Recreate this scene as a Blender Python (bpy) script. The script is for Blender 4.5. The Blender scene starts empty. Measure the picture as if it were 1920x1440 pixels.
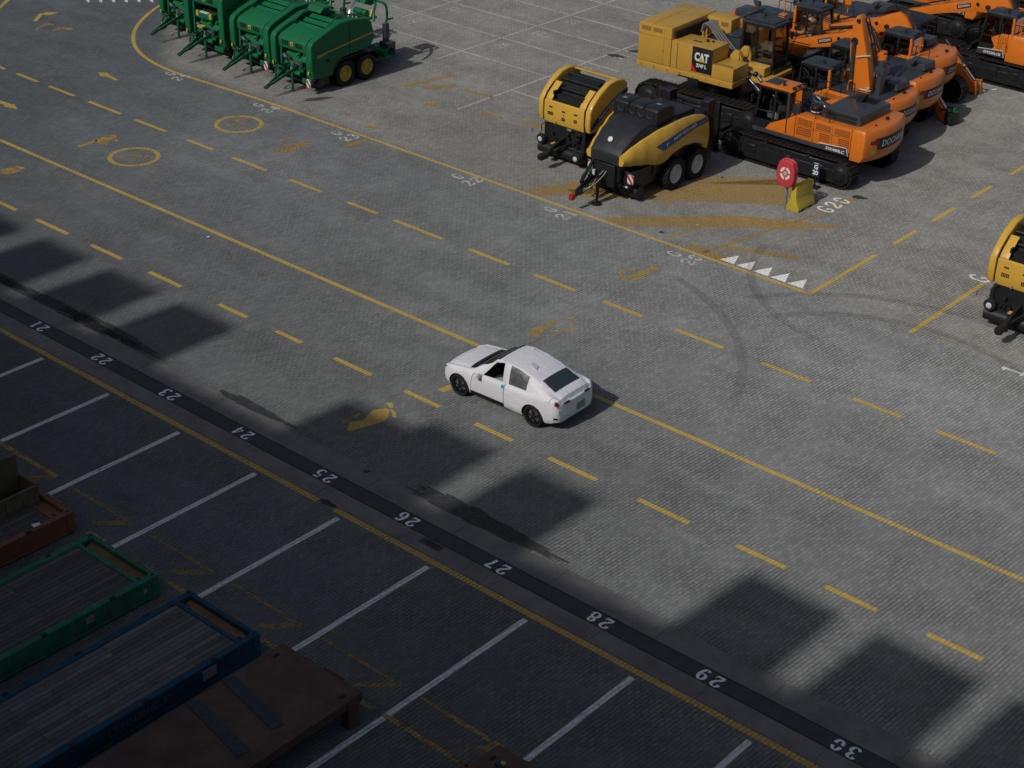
import bpy, bmesh, math, random
from mathutils import Vector, Matrix
random.seed(7)
R = math.radians
C = bpy.context.scene.collection
SC = bpy.context.scene

# ------------------------------------------------------------------ camera, sky, sun, exposure
cam = bpy.data.objects.new('camera', bpy.data.cameras.new('camera'))
C.objects.link(cam)
rt = Vector((0.75702, 0.65294, 0.02427)); up = Vector((-0.33338, 0.35404, 0.87379)); bk = Vector((0.56194, -0.66957, 0.48569))
mw = Matrix((rt, up, bk)).transposed().to_4x4(); mw.translation = (0, 0, 23.62)
cam.matrix_world = mw
cam.data.sensor_width = 36.0
cam.data.lens = 59.21
cam.data.clip_start = 0.5
cam.data.clip_end = 2000
SC.camera = cam

SUN_AZ, SUN_EL = R(-93.5), R(39.5)
sv = Vector((math.cos(SUN_AZ) * math.cos(SUN_EL), math.sin(SUN_AZ) * math.cos(SUN_EL), math.sin(SUN_EL)))
W = bpy.data.worlds.new("World"); SC.world = W; W.use_nodes = True
wn = W.node_tree.nodes; bg = wn['Background']
sky = wn.new('ShaderNodeTexSky'); sky.sky_type = 'NISHITA'; sky.sun_disc = False
sky.dust_density = 3.0; sky.sun_elevation = SUN_EL; sky.sun_rotation = math.atan2(sv.x, sv.y)
W.node_tree.links.new(sky.outputs[0], bg.inputs[0]); bg.inputs[1].default_value = 0.088
sun = bpy.data.objects.new('sun', bpy.data.lights.new('sun', 'SUN')); C.objects.link(sun)
sun.data.energy = 3.15; sun.data.angle = R(0.6); sun.data.color = (1.0, 0.96, 0.90)
sun.rotation_euler = (-sv).to_track_quat('-Z', 'Y').to_euler()
sun.location = sv * 200
SC.view_settings.view_transform = 'Standard'; SC.view_settings.look = 'None'
SC.view_settings.exposure = -0.72; SC.view_settings.gamma = 1.0
SC.view_settings.use_curve_mapping = False

# ------------------------------------------------------------------ mesh builder
class MB:
    def __init__(s): s.v = []; s.f = []
    def add(s, vs, fs):
        o = len(s.v); s.v += [tuple(v) for v in vs]; s.f += [[i + o for i in f] for f in fs]; return s
    def box(s, x0, x1, y0, y1, z0, z1):
        return s.add([(x0,y0,z0),(x1,y0,z0),(x1,y1,z0),(x0,y1,z0),(x0,y0,z1),(x1,y0,z1),(x1,y1,z1),(x0,y1,z1)],
                     [(0,3,2,1),(4,5,6,7),(0,1,5,4),(1,2,6,5),(2,3,7,6),(3,0,4,7)])
    def obox(s, c, sz, rot):
        h = [d / 2 for d in sz]; c = Vector(c)
        pts = [c + rot @ Vector((a*h[0], b*h[1], d*h[2])) for d in (-1,1) for (a,b) in ((-1,-1),(1,-1),(1,1),(-1,1))]
        return s.add(pts, [(0,3,2,1),(4,5,6,7),(0,1,5,4),(1,2,6,5),(2,3,7,6),(3,0,4,7)])
    def bar(s, p0, p1, w, h):
        p0 = Vector(p0); p1 = Vector(p1); d = p1 - p0; q = d.to_track_quat('X', 'Z').to_matrix()
        return s.obox((p0 + p1) / 2, (d.length, w, h), q)
    def prism(s, poly, axis, a, b):
        def p(u, w, t): return {'x': (t,u,w), 'y': (u,t,w), 'z': (u,w,t)}[axis]
        n = len(poly)
        return s.add([p(u,w,a) for u,w in poly] + [p(u,w,b) for u,w in poly],
                     [list(range(n)), list(range(2*n-1, n-1, -1))] + [(i,(i+1)%n,n+(i+1)%n,n+i) for i in range(n)])
    def ring(s, c, ax, r, n):
        ax = Vector(ax).normalized(); t = ax.orthogonal().normalized(); b = ax.cross(t)
        return [Vector(c) + (t*math.cos(2*math.pi*i/n) + b*math.sin(2*math.pi*i/n))*r for i in range(n)]
    def cyl(s, p0, p1, r0, r1=None, n=16):
        r1 = r0 if r1 is None else r1; ax = Vector(p1) - Vector(p0)
        return s.add(s.ring(p0,ax,r0,n) + s.ring(p1,ax,r1,n),
                     [list(range(n))[::-1], list(range(n,2*n))] + [(i,(i+1)%n,n+(i+1)%n,n+i) for i in range(n)])
    def tube(s, pts, r, n=8, close=False):
        pts = [Vector(p) for p in pts]; rings = []; m = len(pts); t = None
        for i, p in enumerate(pts):
            d = (pts[(i+1)%m] - pts[i-1]) if close else (pts[min(i+1,m-1)] - pts[max(i-1,0)])
            d.normalize()
            t = d.orthogonal() if t is None else (t - d*t.dot(d))
            t.normalize(); b = d.cross(t)
            rr = r[i] if isinstance(r, (list, tuple)) else r
            rings.append([p + (t*math.cos(2*math.pi*k/n) + b*math.sin(2*math.pi*k/n))*rr for k in range(n)])
        return s.loft(rings, caps=not close, cyc=close)
    def loft(s, rings, caps=True, cyc=False, closed=True):
        n = len(rings[0]); m = len(rings); vs = [v for r in rings for v in r]; fs = []
        for i in range(m if cyc else m-1):
            for k in range(n if closed else n-1):
                fs.append((i*n+k, i*n+(k+1)%n, ((i+1)%m)*n+(k+1)%n, ((i+1)%m)*n+k))
        if caps and not cyc: fs += [list(range(n))[::-1], list(range((m-1)*n, m*n))]
        return s.add(vs, fs)
    def lathe(s, prof, c, axis='x', n=28, caps=False):
        rings = []
        for r, a in prof:
            rg = []
            for i in range(n):
                t = 2*math.pi*i/n; u, w = r*math.cos(t), r*math.sin(t)
                rg.append(Vector(c) + Vector({'x': (a,u,w), 'y': (u,a,w), 'z': (u,w,a)}[axis]))
            rings.append(rg)
        return s.loft(rings, caps=caps)
    def sphere(s, c, r, n=10):
        prof = [(max(1e-3, math.sin(math.pi*i/n))*r, -math.cos(math.pi*i/n)*r) for i in range(n+1)]
        return s.lathe(prof, c, 'z', n+2)
    def flat(s, pts, z):
        return s.add([(p[0], p[1], z) for p in pts], [list(range(len(pts)))])
    def build(s, name, mat, parent=None, bev=0.0, ang=35, seg=2):
        me = bpy.data.meshes.new(name); me.from_pydata(s.v, [], s.f)
        bm = bmesh.new(); bm.from_mesh(me)
        bmesh.ops.recalc_face_normals(bm, faces=bm.faces)
        if bev > 0:
            ed = [e for e in bm.edges if len(e.link_faces) == 2 and e.calc_face_angle(0) > R(ang)]
            bmesh.ops.bevel(bm, geom=ed, offset=bev, segments=seg, affect='EDGES', clamp_overlap=True, profile=0.6)
        bm.to_mesh(me); bm.free()
        for p in me.polygons: p.use_smooth = True
        me.set_sharp_from_angle(angle=R(38))
        me.materials.append(mat)
        o = bpy.data.objects.new(name, me); C.objects.link(o)
        if parent is not None: o.parent = parent
        return o

def tag(o, label=None, cat=None, group=None, kind=None):
    if label: o['label'] = label
    if cat: o['category'] = cat
    if group: o['group'] = group
    if kind: o['kind'] = kind
    return o
def thing(name, loc, label, cat, group=None, rz=0.0):
    o = bpy.data.objects.new(name, None); C.objects.link(o); o.empty_display_size = 0.3
    o.location = loc; o.rotation_euler = (0, 0, rz)
    return tag(o, label, cat, group)
KIDS = {}
def dup(root, loc, rz, label, group=None, skip=()):
    r = root.copy(); C.objects.link(r); r.location = loc; r.rotation_euler = (0, 0, rz); r['label'] = label
    if group: r['group'] = group
    def rec(src, dst):
        for ch in [o for o in C.objects if o.parent == src]:
            if ch.name.split('.')[0] in skip: continue
            c = ch.copy(); C.objects.link(c); c.parent = dst; rec(ch, c)
    rec(root, r)
    return r

# ------------------------------------------------------------------ materials
class NT:
    def __init__(s, name):
        s.m = bpy.data.materials.new(name); s.m.use_nodes = True; s.t = s.m.node_tree
        s.p = s.t.nodes['Principled BSDF']; s.out = s.t.nodes['Material Output']
        s.tc = s.t.nodes.new('ShaderNodeTexCoord')
    def n(s, typ, **kw):
        nd = s.t.nodes.new('ShaderNode' + typ)
        for k, v in kw.items(): setattr(nd, k, v)
        return nd
    def l(s, a, b): s.t.links.new(a, b)
    def noise(s, scale, detail=4, rough=0.6, vec=None, stretch=None):
        nd = s.n('TexNoise'); nd.inputs['Scale'].default_value = scale; nd.inputs['Detail'].default_value = detail
        nd.inputs['Roughness'].default_value = rough
        v = vec or s.tc.outputs['Object']
        if stretch:
            mp = s.n('Mapping'); mp.inputs['Scale'].default_value = stretch; s.l(v, mp.inputs[0]); v = mp.outputs[0]
        s.l(v, nd.inputs['Vector']); return nd.outputs['Fac']
    def ramp(s, fac, a, b, c0, c1):
        nd = s.n('MapRange'); s.l(fac, nd.inputs[0])
        for i, v in zip((1, 2, 3, 4), (a, b, c0, c1)): nd.inputs[i].default_value = v
        return nd.outputs[0]
    def math(s, op, a, b):
        nd = s.n('Math', operation=op)
        for i, v in enumerate((a, b)):
            if isinstance(v, (int, float)): nd.inputs[i].default_value = v
            else: s.l(v, nd.inputs[i])
        return nd.outputs[0]
    def mix(s, fac, a, b, blend='MIX'):
        nd = s.n('Mix', data_type='RGBA', blend_type=blend)
        for k, v in ((0, fac), (6, a), (7, b)):
            if isinstance(v, (int, float)): nd.inputs[k].default_value = v
            elif isinstance(v, tuple): nd.inputs[k].default_value = (*v[:3], 1)
            else: s.l(v, nd.inputs[k])
        return nd.outputs[2]
    def gray(s, v):
        nd = s.n('CombineColor'); [s.l(v, nd.inputs[i]) for i in range(3)]; return nd.outputs[0]
    def bump(s, h, strength, dist):
        nd = s.n('Bump'); nd.inputs['Strength'].default_value = strength; nd.inputs['Distance'].default_value = dist
        s.l(h, nd.inputs['Height']); s.l(nd.outputs[0], s.p.inputs['Normal'])

def paint(name, col, rough=0.4, var=0.18, scale=2.5, metal=0.0, coat=0.0, spec=0.5, dirt=0.0, dcol=(0.09, 0.075, 0.06), bump=0.0):
    t = NT(name)
    a = t.noise(scale, 5, 0.65)
    f = t.ramp(a, 0.3, 0.75, 1 - var, 1 + var * 0.35)
    c = t.mix(1.0, col, t.gray(f), 'MULTIPLY')
    if dirt > 0:
        d = t.ramp(t.noise(scale * 1.7, 8, 0.7), 0.62 - dirt * 0.3, 0.72, 0, min(1, 0.35 + dirt))
        c = t.mix(d, c, dcol)
    t.l(c, t.p.inputs['Base Color'])
    t.l(t.ramp(t.noise(scale * 3, 4), 0.3, 0.7, max(0.05, rough - 0.08), min(1, rough + 0.12)), t.p.inputs['Roughness'])
    t.p.inputs['Metallic'].default_value = metal; t.p.inputs['Coat Weight'].default_value = coat; t.p.inputs['Specular IOR Level'].default_value = spec
    if bump > 0: t.bump(t.noise(scale * 8, 5), bump, 0.01)
    return t.m

ROW = R(86.5)          # direction in which the paver courses run
def paver_nodes(t):
    mp = t.n('Mapping'); mp.inputs['Rotation'].default_value = (0, 0, -ROW)
    t.l(t.tc.outputs['Object'], mp.inputs[0])
    dn = t.n('TexNoise'); dn.inputs['Scale'].default_value = 0.9; dn.inputs['Detail'].default_value = 3
    t.l(mp.outputs[0], dn.inputs['Vector'])
    ad = t.n('MixRGB' if False else 'VectorMath', operation='MULTIPLY_ADD'); t.l(dn.outputs['Color'], ad.inputs[0])
    ad.inputs[1].default_value = (0.10, 0.10, 0); t.l(mp.outputs[0], ad.inputs[2])
    d2 = t.n('TexNoise'); d2.inputs['Scale'].default_value = 7.0; d2.inputs['Detail'].default_value = 2
    t.l(mp.outputs[0], d2.inputs['Vector'])
    a2 = t.n('VectorMath', operation='MULTIPLY_ADD'); t.l(d2.outputs['Color'], a2.inputs[0])
    a2.inputs[1].default_value = (0.05, 0.035, 0); t.l(ad.outputs[0], a2.inputs[2]); ad = a2
    b = t.n('TexBrick', offset=0.5); t.l(ad.outputs[0], b.inputs['Vector'])
    for k, v in (('Scale', 1.0), ('Mortar Size', 0.010), ('Mortar Smooth', 0.2), ('Bias', 0.0), ('Brick Width', 0.22), ('Row Height', 0.105)):
        b.inputs[k].default_value = v
    b.inputs['Color1'].default_value = (0.84, 0.84, 0.84, 1); b.inputs['Color2'].default_value = (1.10, 1.10, 1.10, 1)
    b.inputs['Mortar'].default_value = (0.9, 0.9, 0.9, 1)
    sx = t.n('SeparateXYZ'); t.l(ad.outputs[0], sx.inputs[0])
    fr = t.math('FRACT', t.math('DIVIDE', sx.outputs[1], 0.105), 0.0)
    ed = t.math('MINIMUM', fr, t.math('SUBTRACT', 1.0, fr))
    row = t.ramp(ed, 0.06, 0.17, 1.0, 0.0)
    open_j = t.math('MULTIPLY', t.ramp(t.noise(0.6, 6, 0.65), 0.40, 0.60, 0.30, 1.0), t.ramp(t.noise(6, 3, 0.6), 0.35, 0.6, 0.55, 1.0))
    joint = t.math('MULTIPLY', t.math('MAXIMUM', row, t.math('MULTIPLY', b.outputs['Fac'], 0.85)), open_j)
    return b, joint
def ground_mat():
    t = NT('paving')
    b, joint = paver_nodes(t)
    big = t.ramp(t.noise(0.09, 4, 0.55), 0.3, 0.7, 0.80, 1.13)
    mid = t.ramp(t.noise(0.7, 6, 0.7), 0.28, 0.72, 0.88, 1.08)
    streak = t.ramp(t.noise(1.0, 5, 0.6, stretch=(0.12, 0.9, 1)), 0.35, 0.68, 0.90, 1.07)
    fine = t.ramp(t.noise(22, 3, 0.7), 0.25, 0.75, 0.84, 1.14)
    f = t.math('MULTIPLY', t.math('MULTIPLY', big, mid), t.math('MULTIPLY', streak, fine))
    # two pavings: warm grey blocks on the storage apron, older blue-grey ones on the roadway; its far-end light falloff is painted in
    px = t.n('SeparateXYZ'); t.l(t.tc.outputs['Object'], px.inputs[0]); X, Y = px.outputs[0], px.outputs[1]
    wob = t.ramp(t.noise(0.5, 5, 0.7), 0, 1, -1.0, 1.0)
    edge = t.math('SUBTRACT', t.math('ADD', Y, t.math('MULTIPLY', wob, 0.5)), 43.7)
    curve = t.math('MULTIPLY', t.math('MAXIMUM', t.math('SUBTRACT', -57.0, X), 0.0), 0.9)
    apron = t.ramp(t.math('SUBTRACT', edge, curve), -0.4, 0.6, 0.0, 1.0)
    far = t.ramp(t.math('ADD', X, t.math('MULTIPLY', wob, 5.0)), -62.0, -27.0, 1.0, 0.0)
    road = t.mix(far, (0.262, 0.274, 0.272), (0.122, 0.140, 0.152))
    kerb_dimming = t.ramp(t.math('ADD', Y, t.math('MULTIPLY', wob, 1.6)), 20.0, 40.0, 0.55, 1.0)  # dimmer light towards the kerb, painted into the road colour
    road = t.mix(1.0, road, t.gray(kerb_dimming), 'MULTIPLY')
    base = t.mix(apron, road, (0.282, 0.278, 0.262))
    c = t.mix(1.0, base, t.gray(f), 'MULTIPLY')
    c = t.mix(1.0, c, b.outputs['Color'], 'MULTIPLY')
    # pale bloom and dark oily soiling with shapes of their own
    c = t.mix(t.ramp(t.noise(0.33, 7, 0.72), 0.62, 0.80, 0, 0.30), c, (0.34, 0.35, 0.35))
    c = t.mix(t.ramp(t.noise(0.42, 8, 0.75, stretch=(1, 0.6, 1)), 0.62, 0.78, 0, 0.30), c, (0.11, 0.107, 0.10))
    c = t.mix(t.math('MULTIPLY', joint, 0.85), c, (0.036, 0.034, 0.030))
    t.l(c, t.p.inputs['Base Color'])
    t.p.inputs['Roughness'].default_value = 0.9; t.p.inputs['Diffuse Roughness'].default_value = 1.0
    t.p.inputs['Specular IOR Level'].default_value = 0.25
    h = t.math('ADD', t.math('MULTIPLY', joint, -1.0), t.math('MULTIPLY', t.noise(14, 4), 0.25))
    t.bump(h, 0.75, 0.012)
    return t.m
def marking_mat(name, col, wear, fleck=1.0, body=1.0):
    """road paint on the pavers: unpainted in the joints, worn through in ragged patches"""
    t = NT(name)
    b, joint = paver_nodes(t)
    w1 = t.noise(3.2, 8, 0.78)
    w2 = t.noise(26, 4, 0.7)
    w = t.math('ADD', t.math('MULTIPLY', w1, 0.75), t.math('MULTIPLY', w2, 0.25 * fleck))
    thr = 0.70 - wear * 0.36
    mask = t.ramp(w, thr - 0.05, thr + 0.07, 1.0, 0.06)
    mask = t.math('MULTIPLY', mask, t.math('SUBTRACT', 1.0, t.math('MULTIPLY', joint, 0.75)))
    mask = t.math('MULTIPLY', mask, body)
    c = t.mix(1.0, col, t.gray(t.ramp(t.noise(6, 5), 0.25, 0.75, 0.72, 1.12)), 'MULTIPLY')
    t.l(c, t.p.inputs['Base Color']); t.p.inputs['Roughness'].default_value = 0.75
    t.p.inputs['Diffuse Roughness'].default_value = 1.0
    tr = t.n('BsdfTransparent'); mx = t.n('MixShader')
    t.l(mask, mx.inputs[0]); t.l(tr.outputs[0], mx.inputs[1]); t.l(t.p.outputs[0], mx.inputs[2])
    t.l(mx.outputs[0], t.out.inputs[0])
    return t.m
def glass_mat(name, tint, gloss=0.12, op=0.0):
    t = NT(name)
    tr = t.n('BsdfTransparent'); tr.inputs[0].default_value = (*tint, 1)
    gl = t.n('BsdfGlossy'); gl.inputs['Roughness'].default_value = 0.04
    fr = t.n('Fresnel'); fr.inputs[0].default_value = 1.5
    mx = t.n('MixShader'); t.l(t.math('ADD', fr.outputs[0], gloss), mx.inputs[0])
    t.l(tr.outputs[0], mx.inputs[1]); t.l(gl.outputs[0], mx.inputs[2]); t.l(mx.outputs[0], t.out.inputs[0])
    return t.m
def film_mat(name, col):
    t = NT(name)
    c = t.mix(1.0, col, t.gray(t.ramp(t.noise(1.3, 4), 0.3, 0.7, 0.94, 1.03)), 'MULTIPLY'); t.l(c, t.p.inputs['Base Color'])
    t.p.inputs['Roughness'].default_value = 0.5
    w = t.noise(2.6, 2, 0.5, stretch=(0.45, 0.8, 1.3)); r1 = t.math('ABSOLUTE', t.math('SUBTRACT', w, 0.5), 0.0)
    t.bump(t.math('ADD', t.ramp(r1, 0.0, 0.05, 0.35, 0.0), t.math('MULTIPLY', t.noise(2.0, 2), 1.0)), 0.5, 0.02)
    return t.m
def plank_mat(name, c1, c2):
    t = NT(name)
    mp = t.n('Mapping'); mp.inputs['Rotation'].default_value = (0, 0, R(90)); t.l(t.tc.outputs['Object'], mp.inputs[0])
    b = t.n('TexBrick', offset=0.37); t.l(mp.outputs[0], b.inputs['Vector'])
    for k, v in (('Scale', 1.0), ('Mortar Size', 0.008), ('Bias', 0.0), ('Brick Width', 2.6), ('Row Height', 0.145)): b.inputs[k].default_value = v
    b.inputs['Color1'].default_value = (*c1, 1); b.inputs['Color2'].default_value = (*c2, 1); b.inputs['Mortar'].default_value = (0.012, 0.01, 0.01, 1)
    g = t.ramp(t.noise(5, 6, 0.7, stretch=(6, 0.35, 1)), 0.3, 0.7, 0.6, 1.25)
    c = t.mix(1.0, b.outputs['Color'], t.gray(g), 'MULTIPLY')
    c = t.mix(t.ramp(t.noise(1.1, 7, 0.75), 0.55, 0.7, 0, 0.6), c, (0.06, 0.04, 0.03))
    t.l(c, t.p.inputs['Base Color']); t.p.inputs['Roughness'].default_value = 0.85
    t.bump(t.math('SUBTRACT', g, b.outputs['Fac']), 0.5, 0.01)
    return t.m

YEL = (0.52, 0.365, 0.085)
MT = dict(
    paving=ground_mat(),
    yline=marking_mat('yellow_paint', YEL, 0.18), ydash=marking_mat('yellow_dash_paint', YEL, 0.25),
    yfaded=marking_mat('faded_yellow_paint', (0.44, 0.31, 0.09), 0.46, 1.0, 0.85), yround=marking_mat('roundel_paint', (0.50, 0.34, 0.07), 0.36), yworn=marking_mat('worn_yellow_paint', (0.45, 0.30, 0.07), 0.50), yfaint=marking_mat('faint_yellow_paint', (0.42, 0.27, 0.08), 0.50, 1.0, 0.8),
    orange_worn=marking_mat('worn_orange_paint', (0.45, 0.285, 0.075), 0.40, 0.8, 0.62),
    wline=marking_mat('white_paint', (0.74, 0.74, 0.73), 0.27), stencil=paint('stencil_paint', (0.86, 0.86, 0.86), 0.6, 0.12, 5), wfresh=marking_mat('fresh_white_paint', (0.84, 0.84, 0.83), 0.02),
    wworn=marking_mat('worn_white_paint', (0.55, 0.55, 0.52), 0.44), wthin=marking_mat('thin_white_paint', (0.58, 0.56, 0.52), 0.34, 1.0, 0.85),
    stain=marking_mat('dark_stain', (0.03, 0.028, 0.026), 0.5, 0.4, 0.75),
    bonnet=paint('matt_black_paint', (0.026, 0.029, 0.034), 0.42, 0.15, 1.5, dirt=0.06),
    damp=marking_mat('damp_stain', (0.03, 0.03, 0.032), 0.40, 0.8, 0.62), tyremark=marking_mat('tyre_mark', (0.03, 0.03, 0.032), 0.50, 0.6, 0.13),
    concrete=paint('kerb_concrete', (0.180, 0.172, 0.165), 0.9, 0.35, 1.3, dirt=0.25, dcol=(0.10, 0.09, 0.08), bump=0.3),
    asphalt=paint('gutter_asphalt', (0.052, 0.055, 0.058), 0.85, 0.25, 2.0, bump=0.4),
    white_film=film_mat('white_protective_film', (0.83, 0.82, 0.86)),
    white_door=paint('white_door_film', (0.80, 0.79, 0.84), 0.42, 0.05, 2.0, coat=0.2),
    black=paint('black_plastic', (0.018, 0.018, 0.02), 0.45, 0.3), satin=paint('black_steel', (0.016, 0.017, 0.019), 0.38, 0.3, 3, dirt=0.1),
    rubber=paint('tyre_rubber', (0.014, 0.014, 0.014), 0.8, 0.3, 5), dark=paint('dark_interior', (0.012, 0.013, 0.014), 0.8, 0.2),
    charcoal=paint('charcoal_paint', (0.048, 0.055, 0.066), 0.38, 0.15, 1.5, coat=0.15, dirt=0.08),
    slate=paint('dark_roof_paint', (0.040, 0.050, 0.064), 0.42, 0.2, 1.5),
    trackm=paint('track_steel', (0.030, 0.028, 0.027), 0.6, 0.35, 4, 0.2, dirt=0.3, dcol=(0.075, 0.06, 0.05)),
    orange=paint('orange_paint', (0.74, 0.195, 0.018), 0.34, 0.10, 1.2, coat=0.25, dirt=0.05, dcol=(0.30, 0.12, 0.04)),
    orange_dk=paint('orange_grille', (0.28, 0.075, 0.012), 0.6, 0.2),
    cat=paint('ochre_paint', (0.56, 0.325, 0.052), 0.42, 0.10, 1.2, coat=0.1, dirt=0.06, dcol=(0.30, 0.20, 0.08)),
    cat_dk=paint('ochre_grille', (0.26, 0.17, 0.07), 0.6, 0.2),
    nhy=paint('golden_yellow_paint', (0.74, 0.44, 0.060), 0.33, 0.08, 1.2, coat=0.3),
    nhb=paint('blue_decal', (0.02, 0.085, 0.25), 0.4, 0.1), gold=paint('amber_plate', (0.42, 0.27, 0.05), 0.5, 0.2),
    green=paint('green_paint', (0.012, 0.158, 0.062), 0.40, 0.14, 1.4, spec=0.25), green_dk=paint('green_machinery', (0.010, 0.115, 0.050), 0.45, 0.3, 3, dirt=0.15, dcol=(0.02, 0.03, 0.025)),
    rim_y=paint('yellow_rim_paint', (0.60, 0.44, 0.06), 0.45, 0.15), rim_w=paint('white_rim_paint', (0.66, 0.68, 0.68), 0.45, 0.12),
    steel=paint('bright_steel', (0.52, 0.53, 0.54), 0.28, 0.12, 3, 0.85), chrome=paint('chrome_rod', (0.75, 0.76, 0.78), 0.12, 0.05, 3, 1.0),
    galv=paint('galvanised_steel', (0.36, 0.37, 0.38), 0.5, 0.2, 3, 0.4), hose=paint('grey_hose', (0.16, 0.17, 0.18), 0.55, 0.2, 4),
    red=paint('red_plastic', (0.62, 0.055, 0.07), 0.42, 0.10, 2), redp=paint('red_paint', (0.50, 0.02, 0.02), 0.4, 0.1),
    redlens=paint('red_lens', (0.25, 0.008, 0.012), 0.2, 0.1), white=paint('white_plate', (0.78, 0.78, 0.78), 0.45, 0.06),
    ivory=paint('ivory_plastic', (0.55, 0.52, 0.40), 0.5, 0.15), teal=paint('teal_tape', (0.03, 0.36, 0.48), 0.5, 0.1), plate_g=paint('green_plate', (0.10, 0.36, 0.13), 0.5, 0.1),
    barrier=paint('yellow_barrier_plastic', (0.60, 0.45, 0.045), 0.5, 0.12, 3, dirt=0.12, dcol=(0.2, 0.15, 0.05)),
    signblue=paint('navy_sign', (0.01, 0.035, 0.085), 0.4, 0.1), lime=paint('lime_sticker', (0.42, 0.50, 0.03), 0.5, 0.15),
    film_grey=paint('grey_plastic_film', (0.13, 0.145, 0.15), 0.28, 0.6, 6, bump=0.6), rear_film=paint('dark_window_film', (0.035, 0.05, 0.06), 0.45, 0.15, 3),
    glass=glass_mat('cab_glass', (0.42, 0.47, 0.46)), carglass=glass_mat('car_glass', (0.10, 0.13, 0.14), 0.02), openglass=glass_mat('lowered_glass', (0.9, 0.92, 0.92), -0.02), maroon=paint('maroon_plastic', (0.035, 0.012, 0.014), 0.4, 0.1), film_edge=paint('film_edge', (0.42, 0.42, 0.44), 0.6, 0.1),
    seat=paint('grey_seat', (0.10, 0.105, 0.11), 0.7, 0.2), beige=paint('pale_trim', (0.55, 0.62, 0.60), 0.6, 0.2), skinny=paint('pale_console', (0.34, 0.38, 0.34), 0.6, 0.3),
    rimdark=paint('dark_alloy', (0.03, 0.03, 0.033), 0.3, 0.1, 3, 0.5),
    rack_green=paint('green_rack_paint', (0.03, 0.215, 0.125), 0.75, 0.4, 2.6, spec=0.2, dirt=0.5, dcol=(0.10, 0.05, 0.03), bump=0.2),
    rack_blue=paint('blue_rack_paint', (0.013, 0.085, 0.15), 0.75, 0.4, 2.6, spec=0.2, dirt=0.5, dcol=(0.09, 0.05, 0.03), bump=0.2),
    rack_orange=paint('orange_rack_paint', (0.26, 0.085, 0.03), 0.65, 0.3, 2.0, dirt=0.35, dcol=(0.11, 0.05, 0.03), bump=0.2),
    rust=paint('rusted_steel', (0.125, 0.062, 0.038), 0.8, 0.45, 1.1, dirt=0.4, dcol=(0.055, 0.032, 0.026), bump=0.4),
    rustpan=paint('rust_brown_pan', (0.22, 0.115, 0.045), 0.8, 0.4, 2.2, dirt=0.3), patch=paint('dark_rubber_strip', (0.042, 0.045, 0.05), 0.7, 0.3),
    planks=plank_mat('weathered_planks', (0.125, 0.112, 0.105), (0.075, 0.062, 0.058)), planks2=plank_mat('grey_planks', (0.185, 0.172, 0.160), (0.105, 0.085, 0.076)),
    crate=paint('crate_timber', (0.175, 0.13, 0.075), 0.85, 0.4, 3, dirt=0.3, dcol=(0.08, 0.06, 0.04), bump=0.3),
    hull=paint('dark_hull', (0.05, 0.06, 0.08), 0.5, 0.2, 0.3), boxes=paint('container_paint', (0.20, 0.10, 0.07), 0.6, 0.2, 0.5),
)

# ------------------------------------------------------------------ lettering
def text_geo(body, size, bold=0.0, shear=0.0, sp=1.0, depth=0.0):
    cu = bpy.data.curves.new('tmp', 'FONT'); cu.body = body; cu.size = size; cu.offset = bold; cu.shear = shear
    cu.space_character = sp; cu.align_x = 'CENTER'; cu.align_y = 'CENTER'; cu.resolution_u = 3; cu.extrude = depth
    o = bpy.data.objects.new('tmp', cu); C.objects.link(o)
    dg = bpy.context.evaluated_depsgraph_get(); me = bpy.data.meshes.new_from_object(o.evaluated_get(dg))
    vs = [v.co.copy() for v in me.vertices]; fs = [list(p.vertices) for p in me.polygons]
    bpy.data.objects.remove(o); bpy.data.curves.remove(cu); bpy.data.meshes.remove(me)
    return vs, fs
def lettering(body, size, o, rgt, upv, mat, parent, bold=0.0, shear=0.0, sp=1.0, width=None, fn=None, name='lettering'):
    """flat letters lying on a surface: o origin, rgt and upv the reading axes (or fn maps u,v to a point)"""
    vs, fs = text_geo(body, size, bold, shear, sp)
    if width:
        w = max(v.x for v in vs) - min(v.x for v in vs); k = width / w
        for v in vs: v.x *= k
    o = Vector(o); rgt = Vector(rgt).normalized(); upv = Vector(upv).normalized()
    m = MB(); m.add([fn(v.x, v.y) if fn else o + rgt * v.x + upv * v.y for v in vs], fs)
    me = bpy.data.meshes.new(name); me.from_pydata(m.v, [], m.f); me.materials.append(mat)
    ob = bpy.data.objects.new(name, me); C.objects.link(ob)
    if parent is not None: ob.parent = parent
    return ob
def arcpts(cx, cy, rx, ry, a0, a1, n=14):
    return [(cx + rx*math.cos(R(a0 + (a1-a0)*i/n)), cy + ry*math.sin(R(a0 + (a1-a0)*i/n))) for i in range(n+1)]
def cr(pts, k=6):
    out = []
    for i in range(len(pts)-1):
        p0, p1, p2, p3 = pts[max(i-1,0)], pts[i], pts[i+1], pts[min(i+2,len(pts)-1)]
        for j in range(k):
            t = j/k
            out.append(tuple(0.5*((2*b)+(c-a)*t+(2*a-5*b+4*c-d)*t*t+(3*b-a-3*c+d)*t**3) for a,b,c,d in zip(p0,p1,p2,p3)))
    return out + [tuple(pts[-1])]
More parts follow.
